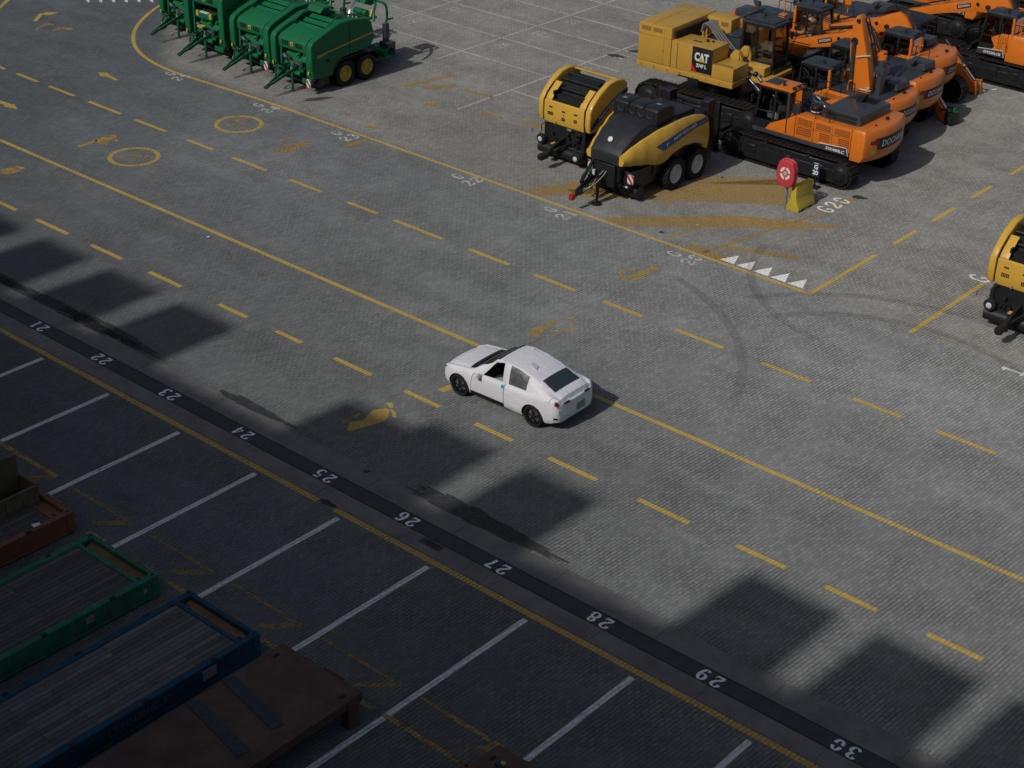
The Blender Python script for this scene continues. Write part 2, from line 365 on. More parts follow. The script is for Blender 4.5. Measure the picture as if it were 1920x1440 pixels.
GL = {
 '0': [('s', arcpts(.3,.5,.22,.45,20,170)), ('s', arcpts(.3,.5,.22,.45,190,350))],
 '1': [('w', [(.3,.97),(.3,.05)], .17), ('s', [(.1,.80),(.3,.95)]), ('w', [(.1,.04),(.5,.04)], .06)],
 '2': [('s', cr([(.07,.70),(.10,.87),(.28,.97),(.47,.88),(.50,.70),(.40,.50),(.22,.33),(.08,.12)])), ('w', [(.04,.08),(.56,.08)], .15), ('w', [(.53,.10),(.57,.26)], .06)],
 '3': [('s', cr([(.08,.80),(.18,.95),(.36,.95),(.47,.80),(.40,.60),(.24,.54)])), ('s', cr([(.24,.52),(.45,.46),(.52,.26),(.40,.06),(.20,.04),(.06,.20)]))],
 '4': [('w', [(.40,.97),(.06,.34)], .07), ('w', [(.03,.30),(.60,.30)], .09), ('w', [(.42,.97),(.42,.03)], .17)],
 '5': [('w', [(.10,.90),(.52,.90)], .15), ('w', [(.13,.90),(.11,.55)], .07), ('s', cr([(.11,.55),(.30,.62),(.49,.48),(.50,.22),(.32,.04),(.07,.14)]))],
 '6': [('s', cr([(.48,.84),(.36,.96),(.20,.90),(.08,.60),(.08,.30),(.20,.06),(.38,.05),(.50,.24),(.46,.46),(.30,.56),(.12,.44)]))],
 '7': [('w', [(.05,.90),(.56,.90)], .15), ('s', cr([(.52,.88),(.34,.52),(.27,.03)]))],
 '8': [('s', arcpts(.3,.74,.17,.20,0,350)), ('s', arcpts(.3,.27,.22,.24,10,360))],
 'G': [('s', cr([(.52,.80),(.42,.94),(.26,.95),(.10,.75),(.08,.48),(.12,.20),(.28,.05),(.44,.08),(.52,.22),(.52,.42),(.34,.42)]))],
}
GL['9'] = [(k, [(.6-x, 1-y) for x, y in p]) for k, p in GL['6']]
def glyphs(m, text, o, rgt, upv, h, gap=0.75, z=0.02, nib=(0.055, 0.15), uniform=None, flatten=1.0):
    """stencil figures as painted ribbons; each stroke lies 1 mm above the one before"""
    n = 0; o = Vector((*o[:2], 0)); rgt = Vector((*rgt, 0)); upv = Vector((*upv, 0))
    for i, chx in enumerate(text):
        off = (i - (len(text)-1)/2) * gap * h
        for st in GL[chx]:
            pts = st[1]; L = []; Rr = []
            for j, p in enumerate(pts):
                a = pts[max(j-1,0)]; b = pts[min(j+1,len(pts)-1)]; dx, dy = b[0]-a[0], b[1]-a[1]; l = math.hypot(dx,dy) or 1
                w = uniform if uniform else (st[2] if st[0] == 'w' else nib[0] + nib[1]*abs(dy)/l)
                nx, ny = -dy/l*w/2, dx/l*w/2
                for lst, s in ((L,1),(Rr,-1)):
                    lst.append(o + rgt*(off + (p[0]-.3+s*nx)*h*flatten) + upv*((p[1]-.5+s*ny)*h) + Vector((0,0,z + n*0.001)))
            m.loft([[a,b] for a,b in zip(L,Rr)], caps=False, closed=False); n += 1
def raw(m, name, mat, parent=None):
    me = bpy.data.meshes.new(name); me.from_pydata(m.v, [], m.f)
    bm = bmesh.new(); bm.from_mesh(me)
    for f in bm.faces:
        f.normal_update()
        if f.normal.z < 0: f.normal_flip()
    bm.to_mesh(me); bm.free(); me.materials.append(mat)
    o = bpy.data.objects.new(name, me); C.objects.link(o)
    if parent: o.parent = parent
    return o

# ------------------------------------------------------------------ ground, kerb strip, gutter, painted markings
GROUND = None
def sheet(name, polys, z, mat):
    m = MB(); 
    for i, p in enumerate(polys): m.flat(p, z)
    return raw(m, name, mat, GROUND) if GROUND else tag(raw(m, name, mat), kind='structure')
def rect(x0, x1, y0, y1): return [(x0,y0),(x1,y0),(x1,y1),(x0,y1)]
def seg(a, b, w):
    a = Vector(a); b = Vector(b); d = (b-a).normalized(); n = Vector((-d.y, d.x)) * w/2
    return [tuple(a+n), tuple(a-n), tuple(b-n), tuple(b+n)]
def ribbon(pts, w):
    L = []
    for i, p in enumerate(pts):
        a = Vector(pts[max(i-1,0)]); b = Vector(pts[min(i+1,len(pts)-1)]); d = (b-a).normalized(); n = Vector((-d.y,d.x))*w/2
        L.append((tuple(Vector(p)+n), tuple(Vector(p)-n)))
    return [[L[i][0], L[i][1], L[i+1][1], L[i+1][0]] for i in range(len(L)-1)]
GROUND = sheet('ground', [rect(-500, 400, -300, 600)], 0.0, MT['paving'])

kb = MB()                       # kerb strip in slabs with open joints, two rows either side of the gutter
x = -90.0; rnd = random.Random(3)
while x < 12:
    kb.box(x+.006, x+2.984, 24.64, 25.20, -.05, .012); x += 2.99
x = -88.6
while x < 12:
    kb.box(x+.006, x+3.10, 25.72, 26.36, -.05, .012); x += 3.106
KERB = tag(kb.build('kerb', MT['concrete'], bev=0.006, seg=1), kind='structure')
# ragged edged strip of concrete infill between the kerb and the pavers
inf = MB(); top = []
x = -90.0
while x < 12: top.append((x, 26.36 + .10 + rnd.uniform(-.03,.05) + .04*math.sin(x*.9))); x += .22
for a, b in zip(top, top[1:]): inf.flat([(a[0],26.355),(b[0],26.355),b,a], .006)
raw(inf, 'kerb_infill', MT['concrete'], KERB)
sheet('gutter', [rect(-90, 12, 25.195, 25.725)], 0.005, MT['asphalt'])
gl = MB(); 
for y0, y1 in ((25.205,25.235),(25.69,25.717)):
    pts = []; x = -90.0
    while x < 12: pts.append((x, rnd.uniform(-.01,.02))); x += .3
    for a, b in zip(pts, pts[1:]): gl.flat([(a[0],y0+a[1]),(b[0],y0+b[1]),(b[0],y1+b[1]),(a[0],y1+a[1])], .009)
raw(gl, 'gutter_edge', MT['dark'], GROUND)
gr = MB(); gr.box(-23.78,-23.12,24.92,25.17,.0,.02)
gr.build('drain_cover', MT['asphalt'], KERB, bev=.004)
gr = MB(); [gr.box(-23.66+.09*i,-23.61+.09*i,24.98,25.12,.005,.024) for i in range(5)]
gr.build('drain_slots', MT['dark'], KERB)

ZL = 0.004
# continuous yellow lines
sheet('yellow_lane_line', [rect(-90, 12, 33.58, 33.745)], ZL, MT['yline'])
sheet('yellow_kerb_line', [rect(-90, -26.95, 24.43, 24.61), rect(-26.35, 12, 24.43, 24.61)], ZL, MT['yline'])
crv = [(-66.5,53.2),(-65.3,51.6),(-64.13,49.9),(-63.5,48.55),(-62.6,47.15),(-61.6,45.95),(-60.45,44.95),(-59.2,44.2),(-57.9,43.72),(-56.5,43.46),(-55.1,43.42),(-53.3,43.52),(-51,43.64),(-48.3,43.68)]
sheet('yellow_bay_line', ribbon(cr(crv,4), .17) + [rect(-48.3,-24.16,43.60,43.75), rect(-24.30,-24.14,43.75,47.85)], ZL, MT['yline'])
sheet('yellow_side_line', [rect(-20.56,-20.40,43.5,50.6)], ZL, MT['yline'])
sheet('thin_side_line', [seg((-20.4,43.8),(-14,43.82),.06)], ZL, MT['yfaint'])
d1 = [(-52.6,-50.9),(-49.6,-48.07),(-46.93,-45.1),(-43.84,-42.2),(-40.78,-39.18),(-37.37,-36.04),(-34.73,-33.59),(-32.19,-30.65),(-29.31,-27.94),(-26.6,-25.24),(-23.95,-22.31),(-20.96,-19.35),(-17.9,-16.47),(-15.36,-13.94),(-12.63,-11.23),(-9.8,-8.3)]
sheet('yellow_dashes', [rect(a,b,30.07,30.24) for a,b in d1], ZL, MT['ydash'])
d2 = [(-62.6,-61.07),(-60.24,-58.75),(-57.95,-56.25),(-55.3,-53.22),(-52.3,-50.39),(-49.08,-47.6),(-46.48,-44.6),(-43.33,-41.65),(-40.29,-38.81),(-38.01,-35.7),(-34.52,-32.7),(-31.59,-29.88),(-28.74,-27.19),(-25.91,-24.14),(-22.76,-21.06),(-19.62,-18.03),(-16.96,-15.17)]
sheet('yellow_centre_dashes', [rect(a,b,38.56,38.73) for a,b in d2], ZL, MT['ydash'])
sheet('yellow_cross_dashes', [rect(-24.30,-24.14,a,b) for a,b in ((49.06,50.64),(51.83,53.48),(54.79,56.37),(57.89,59.3),(60.5,62.2))], ZL, MT['ydash'])
sheet('yellow_corner_line', [seg((-70.6,46.0),(-68.7,43.55),.2), seg((-70.6,46.0),(-74,48.5),.2), seg((-64,37.9),(-61.6,38.62),.17)], ZL, MT['yline'])
# white parking bay lines in front of the quay
sheet('white_bay_lines', [rect(-38.43+3.093*i, -38.27+3.093*i, 8, 24.30) for i in range(-6,14)], ZL, MT['wline'])
# older faint line stepping from bay to bay
st = []; bold = []
for i in range(-4, 6):
    x = -35.3 + 3.09*i
    bold += [seg((x+5.15+.1, 19.70),(x+5.9, 19.70), .14)]
    st += [seg((x+.2,20.66),(x+2.5,20.66),.10), seg((x+2.62,20.66),(x+1.9,19.98),.20), seg((x+.9,19.71),(x+1.7,19.71),.12)]
sheet('faint_bay_line', st, ZL, MT['yfaint'])
sheet('faint_bay_line', bold + [seg((-38.5,20.7),(-32.7,20.7),.13), seg((-19.9,19.72),(-16.9,19.72),.13), seg((-18.9,20.64),(-17.3,20.64),.12)], .006, MT['yworn'])
# thin white grid on the storage apron
g = [seg((-56,y),(-42.2,y),.085) for y in (54.23,56.96,59.47,61.96,64.6)] + [seg((-44.0,48.5),(-44.0,66),.09), seg((-49.0,52.6),(-49.0,66),.085), seg((-54.4,56),(-54.4,66),.085), seg((-44,51.8),(-39,51.8),.08)]
sheet('apron_grid_lines', g, ZL, MT['wthin'])
gm = MB()
for gx in (-53.6,-48.2,-43.4):
    for gy in (56.1,58.7,61.2): glyphs(gm, '2'+random.choice('134'), (gx,gy), (0,1), (-1,0), .5, uniform=.1, z=.006)
raw(gm, 'apron_numbers', MT['wthin'], GROUND)
# bay codes beside the yellow line, read along the quay
gm = MB()
for (cx, d) in ((-55.67,'5'),(-50.08,'4'),(-45.55,'3'),(-39.12,'2'),(-34.66,'1'),(-29.24,'0')):
    glyphs(gm, 'G', (cx, 43.15), (0,1), (-1,0), .50, uniform=.17, z=.006); glyphs(gm, '2'+d, (cx+.72, 43.16), (0,1), (-1,0), .52, gap=.84, uniform=.17, z=.006)
raw(gm, 'bay_codes', MT['wworn'], GROUND)
gm = MB()
glyphs(gm, 'G20', (-27.55,50.6), (0,1), (-1,0), .64, gap=.86, uniform=.15, z=.006)
glyphs(gm, '0', (-28.5,51.2), (0,1), (-1,0), .5, uniform=.13, z=.006); glyphs(gm, 'G', (-20.75,48.6), (0,1), (-1,0), .7, uniform=.14, z=.006); glyphs(gm, '1', (-17.0,43.4), (0,1), (-1,0), .7, uniform=.14, z=.006)
raw(gm, 'bay_codes', MT['wline'], GROUND)
# shark teeth
sheet('white_give_way_teeth', [[(-27.87+.67*i,43.86),(-27.29+.67*i,43.86),(-27.56+.67*i,44.56)] for i in range(5)], .008, MT['wfresh'])
# zebra crossing at the far corner
sheet('zebra_crossing', [[(x,y),(x+.26,y-.02),(x+.05-2.2,y+1.9),(x-.22-2.2,y+1.9)] for x, y in [(-66.75+.42*i, 47.1+.43*i) for i in range(7)]], ZL, MT['wline'])
# bay numbers stencilled in the gutter
gm = MB()
NX_ = {21:-40.11,22:-37.06,23:-33.97,24:-30.86,25:-27.65,26:-24.66,27:-21.64,28:-18.5,29:-15.4,30:-11.97}
for i in range(19, 33): glyphs(gm, str(i), (NX_.get(i, -40.12+3.1*(i-21)), 25.44), (-1,0), (0,-1), .40, gap=.92, z=.010)
raw(gm, 'bay_numbers', MT['stencil'], GROUND)
# speed roundels
sm = []
for cx, cy, rr in ((-49.15,36.12,.98),(-49.0,41.15,.98)):
    o = arcpts(cx,cy,rr,rr,0,360,40); i_ = arcpts(cx,cy,rr-.17,rr-.17,0,360,40)
    sm += [[o[k],o[k+1],i_[k+1],i_[k]] for k in range(40)]
sheet('speed_roundels', sm, ZL, MT['yround'])
gm = MB()
for cx, cy in ((-49.15,36.12),(-49.0,41.15)): glyphs(gm, '30', (cx,cy), (0,-1), (1,0), .72, gap=.72, uniform=.17, z=.005)
raw(gm, 'speed_figures', MT['yfaint'], GROUND)
# lane arrows, some fresh, most ground away by tyres
def arrow(o, d, L, wd=.16, hw=.30, hl=.7):
    o = Vector(o); d = Vector(d).normalized(); n = Vector((-d.y,d.x)); e = o + d*(L-hl)
    return [[tuple(o+n*wd/2),tuple(o-n*wd/2),tuple(e-n*wd/2),tuple(e+n*wd/2)], [tuple(e+n*hw),tuple(e-n*hw),tuple(o+d*L)]]
def turn(o, d, side, L=1.1, w=.22):
    o = Vector(o); d = Vector(d).normalized(); n = Vector((-d.y,d.x))*side; e = o+d*L; k = e + (d*.35+n*.55)
    t = (k-e).normalized(); tn = Vector((-t.y,t.x)); dn = Vector((-d.y,d.x))
    return [[tuple(o+dn*w/2),tuple(o-dn*w/2),tuple(e-dn*w/2),tuple(e+dn*w/2)], [tuple(e+tn*w/2),tuple(e-tn*w/2),tuple(k-tn*w/2),tuple(k+tn*w/2)], [tuple(k+tn*.3),tuple(k-tn*.3),tuple(k+t*.75)]]
def blob(cx, cy, ang, L, Wd, seed, n=26):
    r = random.Random(seed); a = R(ang); out = []
    for i in range(n):
        t = 2*math.pi*i/n; k = 1 + r.uniform(-.22,.16)
        u, v = math.cos(t)*L/2*k, math.sin(t)*Wd/2*k*(1.15-.5*math.cos(t))
        out.append((cx+u*math.cos(a)-v*math.sin(a), cy+u*math.sin(a)+v*math.cos(a)))
    return out
# outlines as the tyres have left them
sheet('lane_arrows', [[(-65.87, 43.47), (-66.66, 44.35), (-66.55, 44.57), (-66.69, 44.72), (-66.2, 45.12), (-66.14, 44.58), (-66.23, 44.44), (-66.43, 44.38), (-65.76, 43.59)], [(-57.95, 41.13), (-57.63, 41.37), (-57.34, 41.25), (-56.56, 41.13), (-56.64, 40.98), (-57.31, 41.04), (-57.47, 40.88)], [(-59.05, 36.16), (-57.92, 36.24), (-57.19, 36.28), (-57.16, 36.39), (-56.54, 36.12), (-57.2, 35.91), (-57.28, 36.05), (-57.61, 36.02), (-58.78, 35.98)]], ZL, MT['ydash'])
sheet('worn_lane_arrow', [[(-28.95, 27.5), (-29.17, 27.85), (-28.97, 28.14), (-29.18, 28.75), (-28.98, 29.08), (-28.84, 29.07), (-28.55, 28.7), (-28.54, 28.37), (-28.62, 28.1), (-28.77, 27.73), (-28.82, 27.52)], [(-29.21, 29.24), (-29.09, 29.42), (-28.86, 29.26), (-28.92, 29.14), (-29.07, 29.24)], [(-28.86, 29.12), (-28.68, 29.12), (-28.41, 28.93), (-28.48, 28.83), (-28.67, 28.99)]] + [seg((-28.55,30.85),(-28.45,31.6),.24)], ZL, MT['ydash'])
sheet('worn_lane_arrow', [[(-51.59, 35.34), (-51.58, 35.87), (-51.7, 36.29), (-51.42, 36.17), (-51.35, 35.7), (-51.37, 35.3)], [(-51.59, 36.13), (-51.69, 36.71), (-51.51, 37.08), (-50.94, 36.77), (-50.83, 36.55), (-51.21, 36.77), (-51.18, 36.53), (-50.91, 36.2), (-51.15, 35.97)], [(-51.61, 31.92), (-51.47, 32.55), (-51.07, 32.7), (-51.01, 32.39), (-50.97, 31.82), (-51.32, 31.72)]] + [[(-29.35, 27.69), (-29.36, 28.01), (-29.35, 28.49), (-29.26, 28.57), (-29.25, 28.35), (-29.26, 27.94), (-29.26, 27.64)]], ZL, MT['yworn'])
sheet('worn_lane_arrow', [[(-29.16, 35.44), (-29.13, 35.98), (-29.02, 36.61), (-28.79, 36.41), (-28.88, 36.01), (-28.77, 35.71), (-28.62, 35.34), (-28.81, 35.26)], [(-28.74, 35.84), (-28.11, 36.63), (-28.03, 36.56), (-28.55, 35.82)], [(-28.85, 36.98), (-28.79, 37.09), (-28.35, 36.77), (-28.38, 36.64)]] + [[(-29.78, 40.7), (-29.54, 41.38), (-29.4, 41.26), (-29.61, 40.73), (-29.13, 40.41), (-29.18, 40.24)], [(-29.29, 40.65), (-29.19, 41.99), (-28.87, 42.03), (-28.89, 40.78), (-29.03, 40.38)]], ZL, MT['yfaded'])
sheet('worn_lane_arrow', [[(-64.68, 42.65), (-65.1, 43.29), (-65.15, 43.81), (-64.73, 43.85), (-64.9, 43.68), (-64.85, 43.16), (-64.6, 42.74)], [(-64.13, 43.22), (-64.42, 43.77), (-63.78, 44.13), (-63.51, 43.93)], [(-46.07, 40.35), (-45.92, 40.44), (-45.38, 40.12), (-45.5, 40.01)], [(-46.02, 40.66), (-45.76, 41.72), (-45.38, 41.69), (-45.32, 40.57), (-45.49, 40.27)], [(-46.58, 41.18), (-46.55, 41.61), (-46.19, 41.29), (-46.32, 41.03)]], ZL, MT['yfaint'])
# broad worn hatching of the stacking area
def tri(pts): return pts
sheet('worn_yellow_hatching', [[(-36.5,43.9),(-35.7,43.9),(-33.2,46.9),(-35.6,45.9)],[(-32.9,43.9),(-31.9,43.8),(-27.2,48.0),(-26.2,49.3),(-29.5,47.4)],[(-35.4,45.0),(-34.6,44.8),(-28.9,49.3),(-28.6,51.6),(-30.2,51.5)],
    [(-33.0,49.0),(-32.4,48.8),(-29.0,51.7),(-30.0,51.8)]], ZL, MT['orange_worn'])
sheet('worn_yellow_thin_lines', [seg((-32.2,46.2),(-31.3,49.2),.13), seg((-28.6,43.9),(-27.45,49.9),.14), seg((-27.45,49.9),(-27.35,52.0),.16), seg((-30.2,44.1),(-29.7,46.4),.12),
    seg((-28.3,44.8),(-26.0,45.8),.3), seg((-29.3,44.0),(-27.7,44.0),.45)], .0055, MT['orange_worn'])
sheet('worn_orange_patches', [seg((-45.4,50.4),(-43.9,50.6),.2), seg((-47.5,49.0),(-47.0,51.6),.3), seg((-46.8,49.4),(-46.0,50.6),.4), seg((-45.4,48.0),(-44.9,48.2),.35), blob(-44.2,42.9,80,1.2,.3,31), blob(-42.5,48.9,10,1.2,.3,32), blob(-45.0,44.6,30,.7,.25,33), blob(-40.3,49.3,0,2.0,.3,35)], ZL, MT['orange_worn'])
# dampness and oil
damp = [blob(-40.0,26.62,0,8.5,.42,11,60), blob(-38.4,26.72,1,4.5,.5,12,40), blob(-31.5,26.6,0,3.0,.30,13,40), blob(-23.1,26.68,0,5.2,.55,14,50), blob(-43.6,26.6,0,2.4,.4,15,40)]
damp.append(blob(-48.9,45.4,60,1.3,.35,21,34))
sheet('damp_stain', damp, .0105, MT['damp'])
# tyre arcs swept across the paving by turning machines
arcs = []
for cx, cy, rr_, a0, a1 in ((-19.5,38.5,5.6,60,150),(-19.2,38.4,7.3,70,150),(-30.5,33.0,9.0,20,75),(-21.5,47,6,190,262)):
    arcs += ribbon(arcpts(cx,cy,rr_,rr_,a0,a1,30), .30)
sheet('tyre_marks', arcs, .0112, MT['tyremark'])
oil = [blob(-27.2,51.9,20,.55,.3,22), blob(-30.6,44.3,0,.22,.14,24), blob(-43.6,58.6,10,.9,.35,25), blob(-42.9,61.6,60,2.2,.4,26), blob(-43.2,60.1,60,1.6,.3,27), blob(-27.0,26.35,40,.25,.12,30), blob(-26.62,24.6,0,.62,.16,36)]
sheet('oil_stain', oil, .0125, MT['stain'])
# pale scraps of litter
for (lx, ly, s, c) in ((-41.55,33.2,.10,'white'),(-28.85,33.95,.07,'dark'),(-32.0,49.9,.09,'dark'),(-30.1,45.6,.10,'ivory'),(-29.3,66.4,.2,'white')):
    m = MB(); m.add([(lx,ly,.02),(lx+s,ly+.02,.025),(lx+s*.8,ly+s,.05),(lx-.02,ly+s*.6,.02)], [(0,1,2,3)])
    lab = {'white':'pale scrap of packaging lying on the paving','dark':'small dark scrap lying on the paving','ivory':'curved off white offcut on the worn yellow hatching'}[c]
    if ly > 60: lab = 'white scrap beside an excavator track, near the stick with orange link'
    if lab.startswith('small') and ly > 40: lab = 'dark scrap lying among the worn yellow hatching'
    tag(m.build('litter', MT[c]), lab, 'litter')

# ------------------------------------------------------------------ white film-wrapped saloon car (faces +x in its own frame)
def lerp_tab(tab, x):
    tab = sorted(tab)
    if x <= tab[0][0]: return tab[0][1]
    for i in range(len(tab)-1):
        a, b = tab[i], tab[i+1]
        if x <= b[0]:
            p0 = tab[max(i-1,0)][1]; p3 = tab[min(i+2,len(tab)-1)][1]; t = (x-a[0])/(b[0]-a[0]); q0, q1 = a[1], b[1]
            m0 = (q1-p0)*.5 if i > 0 else (q1-q0); m1 = (p3-q0)*.5 if i+2 < len(tab) else (q1-q0)
            return q0 + (q1-q0)*(t*t*(3-2*t)) * .6 + (q1-q0)*t*.4
    return tab[-1][1]
TW = [(2.00,.70),(1.95,.79),(1.86,.86),(1.70,.90),(1.33,.92),(0,.915),(-1.33,.935),(-1.75,.92),(-1.98,.88),(-2.08,.83),(-2.13,.76)]
TB = [(2.00,.34),(1.85,.22),(1,.19),(-1,.19),(-1.8,.24),(-2.13,.34)]
TS = [(2.00,.66),(1.92,.755),(1.65,.84),(1.0,.90),(0,.93),(-1,.97),(-1.6,1.03),(-1.95,1.055),(-2.08,1.02),(-2.13,.92)]
TT = [(2.00,.70),(1.92,.80),(1.68,.90),(1.25,.965),(.98,1.0),(.52,1.27),(.14,1.465),(-.2,1.515),(-.6,1.50),(-1.05,1.42),(-1.4,1.315),(-1.65,1.215),(-1.86,1.135),(-1.98,1.105),(-2.08,1.075),(-2.13,.95)]
TR = [(2.00,.50),(1.72,.68),(.98,.70),(.14,.64),(-.6,.61),(-1.4,.60),(-1.8,.66),(-2.13,.60)]
X0c, X1c, WR = 2.00, -2.13, .33
import functools
@functools.lru_cache(maxsize=None)
def car_sec(x):
    w, zb, zs, zt, wt = (lerp_tab(t, x) for t in (TW,TB,TS,TT,TR))
    zt = max(zt, zs+.015)
    return [(0,zb),(w*.80,zb),(w*.955,zb+.09),(w,zb+(zs-zb)*.42),(w*.992,zs-.16),(w*.965,zs-.045),(w*.91,zs),
            (.5*(w*.91+wt)+.03,.5*(zs+zt)-.01),(wt+.02,zt-.055),(wt*.82,zt-.018),(wt*.45,zt),(0,zt+.006)]
def car_S(x, t, sd=1):
    P = car_sec(x); n = len(P)-1; f = min(max(t,0),n-1e-6); i = int(f); u = f-i
    p0, p1, p2, p3 = P[max(i-1,0)], P[i], P[i+1], P[min(i+2,n)]
    k = [0.5*((2*b)+(c-a)*u+(2*a-5*b+4*c-d)*u*u+(3*b-a-3*c+d)*u**3) for a,b,c,d in zip(p0,p1,p2,p3)]
    return Vector((x, sd*k[0], k[1]))
def car_n(x, t, sd):
    e = .02
    a = car_S(min(x+e,X0c),t,sd)-car_S(max(x-e,X1c),t,sd); b = car_S(x,min(t+e,11),sd)-car_S(x,max(t-e,0),sd)
    n = a.cross(b); n.normalize()
    return n if n.y*sd + n.z*.6 > 0 else -n
def inpoly(p, poly):
    c = False
    for i in range(len(poly)):
        a, b = poly[i-1], poly[i]
        if (a[1] > p[1]) != (b[1] > p[1]) and p[0] < (b[0]-a[0])*(p[1]-a[1])/(b[1]-a[1])+a[0]: c = not c
    return c
FW = [(.62,6.15),(-.26,6.15),(-.18,8.2),(.14,8.2)]        # front door glass in (x, t)
WS = [(.96,8.30),(.12,8.40),(.12,11),(.96,11)]             # windscreen
BW = [(-1.36,8.75),(-1.83,8.95),(-1.83,11),(-1.36,11)]
WHX = (1.33,-1.33)
def car_patch(m, poly, sd, off, nx=14, nt=10, thick=0.0):
    """quads of the body surface inside a polygon of (x,t) given as four corner curves"""
    a, b, c, d = poly
    rows = []
    for i in range(nx+1):
        u = i/nx; row = []
        for j in range(nt+1):
            v = j/nt
            x = (a[0]*(1-u)+b[0]*u)*(1-v)+(d[0]*(1-u)+c[0]*u)*v; t = (a[1]*(1-u)+b[1]*u)*(1-v)+(d[1]*(1-u)+c[1]*u)*v
            row.append(car_S(x,t,sd) + car_n(x,t,sd)*off)
        rows.append(row)
    m.loft(rows, caps=False, closed=False)
def build_car():
    root = thing('saloon_car', (-26.69,31.95,0), 'white saloon car wrapped in protective film standing alone on the roadway', 'car', rz=R(181.7))
    NX, NTt = 170, 66
    xs = [X0c - (X0c-X1c)*i/NX for i in range(NX+1)]; ts = [11*j/NTt for j in range(NTt+1)]
    for part in ('body',):
        m = MB()
        for sd in (1,-1):
            idx = {}
            vs = []
            for i, x in enumerate(xs):
                for j, t in enumerate(ts):
                    p = car_S(x,t,sd)
                    # film wrinkles on the rear quarter and bonnet
                    n = car_n(x,t,sd)
                    wr = min(1,(-.8-x)*2)*(.0035*math.sin(x*21+t*2.6)*math.sin(t*4+x*9)+.002*math.sin(x*47-t*5)) if (x < -.8 and t < 7) else (.0035*math.sin(x*7+t*5+math.sin(x*5)*2)*math.sin(t*2.3+x*3) if x > .9 else .0025*math.sin(x*11+t*4)*math.sin(t*3))
                    p = p + n*wr
                    for wx in WHX:
                        dd = math.hypot(p.x-wx, p.z-WR)
                        if abs(dd-.378) < .03 and p.z > .15: p.x = wx+(p.x-wx)*.378/dd; p.z = WR+(p.z-WR)*.378/dd
                    vs.append(p)
            o = len(m.v); m.v += [tuple(v) for v in vs]
            J = NTt+1
            for i in range(NX):
                for j in range(NTt):
                    cx = (xs[i]+xs[i+1])/2; ct = (ts[j]+ts[j+1])/2
                    q = [vs[i*J+j],vs[i*J+j+1],vs[(i+1)*J+j+1],vs[(i+1)*J+j]]
                    c = sum(q, Vector())/4
                    if abs(c.y) > .45 and any(math.hypot(c.x-wx,c.z-WR) < .378 for wx in WHX): continue
                    if inpoly((cx,ct),FW) or inpoly((cx,ct),WS): continue
                    m.f.append([o+i*J+j,o+i*J+j+1,o+(i+1)*J+j+1,o+(i+1)*J+j])
        for xe, bl in ((X0c,.07),(X1c,-.07)):
            rows = []
            for k in range(17):
                u = 1-k/8
                rows.append([Vector((xe+bl*(1-u*u)*min(1,max(0,t-1.0)/1.5)*min(1,max(0,10.2-t)/2.5), car_S(xe,t).y*u, car_S(xe,t).z)) for t in ts])
            m.loft(rows, caps=False, closed=False)
        me = bpy.data.meshes.new('body'); me.from_pydata(m.v,[],m.f)
        bm = bmesh.new(); bm.from_mesh(me); bmesh.ops.remove_doubles(bm, verts=bm.verts, dist=.0015); bmesh.ops.recalc_face_normals(bm, faces=bm.faces); bm.to_mesh(me); bm.free()
        for p in me.polygons: p.use_smooth = True
        me.set_sharp_from_angle(angle=R(40)); me.materials.append(MT['white_film'])
        body = bpy.data.objects.new('body', me); C.objects.link(body); body.parent = root
    m = MB(); [car_patch(m, WS, s, -.006, 12, 8) for s in (1,-1)]
    m.build('windscreen', MT['carglass'], root)
    m = MB()
    for s in (1,-1):
        car_patch(m, [(1.06,8.0),(.93,8.2),(.93,11),(1.06,11)], s, .004, 3, 8); car_patch(m, [(.98,7.98),(.14,8.06),(.14,8.34),(.98,8.34)], s, .004, 8, 2)
    m.build('windscreen_frame', MT['black'], root)
    for s in (1,-1):
        m = MB(); car_patch(m, FW, s, -.01); m.build('front_side_window', MT['openglass'], root)
        m = MB()
        for q, a_, b_ in (([(.74,6.02),(.54,6.10),(.06,8.30),(.20,8.34)],2,14),([(-.22,6.1),(-.31,6.1),(-.23,8.25),(-.14,8.25)],2,12),([(.22,8.08),(-.22,8.08),(-.22,8.36),(.22,8.36)],8,2),([(.70,6.05),(-.30,6.05),(-.30,6.24),(.70,6.24)],14,2)): car_patch(m, q, s, .008, a_, b_)
        m.build('window_frame', MT['white'], root)
        m = MB(); car_patch(m, [(-.42,6.2),(-1.03,6.2),(-1.02,7.9),(-.36,8.1)], s, .006)
        tag(m.build('rear_side_window', MT['film_grey'], root), 'rear side window under crinkled grey film')
        m = MB(); car_patch(m, [(.90,2.3),(-.30,2.3),(-.30,6.0),(.78,6.0)], s, .007, 20, 16); fd = m.build('front_door', MT['white_door'], root)
        m = MB(); car_patch(m, [(.0,5.15),(-.20,5.15),(-.20,5.35),(.0,5.35)], s, .022, 4, 2); m.build('handle', MT['white_door'], fd)
        m = MB(); car_patch(m, [(.925,1.9),(.905,1.9),(.785,6.05),(.805,6.05)], s, .004, 1, 16); m.build('door_gap', MT['seat'], fd); m = MB(); car_patch(m, [(-.302,1.9),(-.318,1.9),(-.318,6.05),(-.302,6.05)], s, .004, 1, 16); m.build('door_gap', MT['seat'], fd)
        m = MB(); car_patch(m, [(.90,1.75),(-.30,1.75),(-.30,2.5),(.90,2.5)], s, .014, 10, 4); m.build('sill_trim', MT['black'], root)
        m = MB(); car_patch(m, [(-1.85,4.3),(-1.87,4.3),(-1.93,6.9),(-1.91,6.9)], s, .004, 1, 12); car_patch(m, [(-1.06,6.1),(-1.30,6.4),(-1.32,6.45),(-1.08,6.15)], s, .005, 8, 1); m.build('film_seam', MT['film_edge'], root)
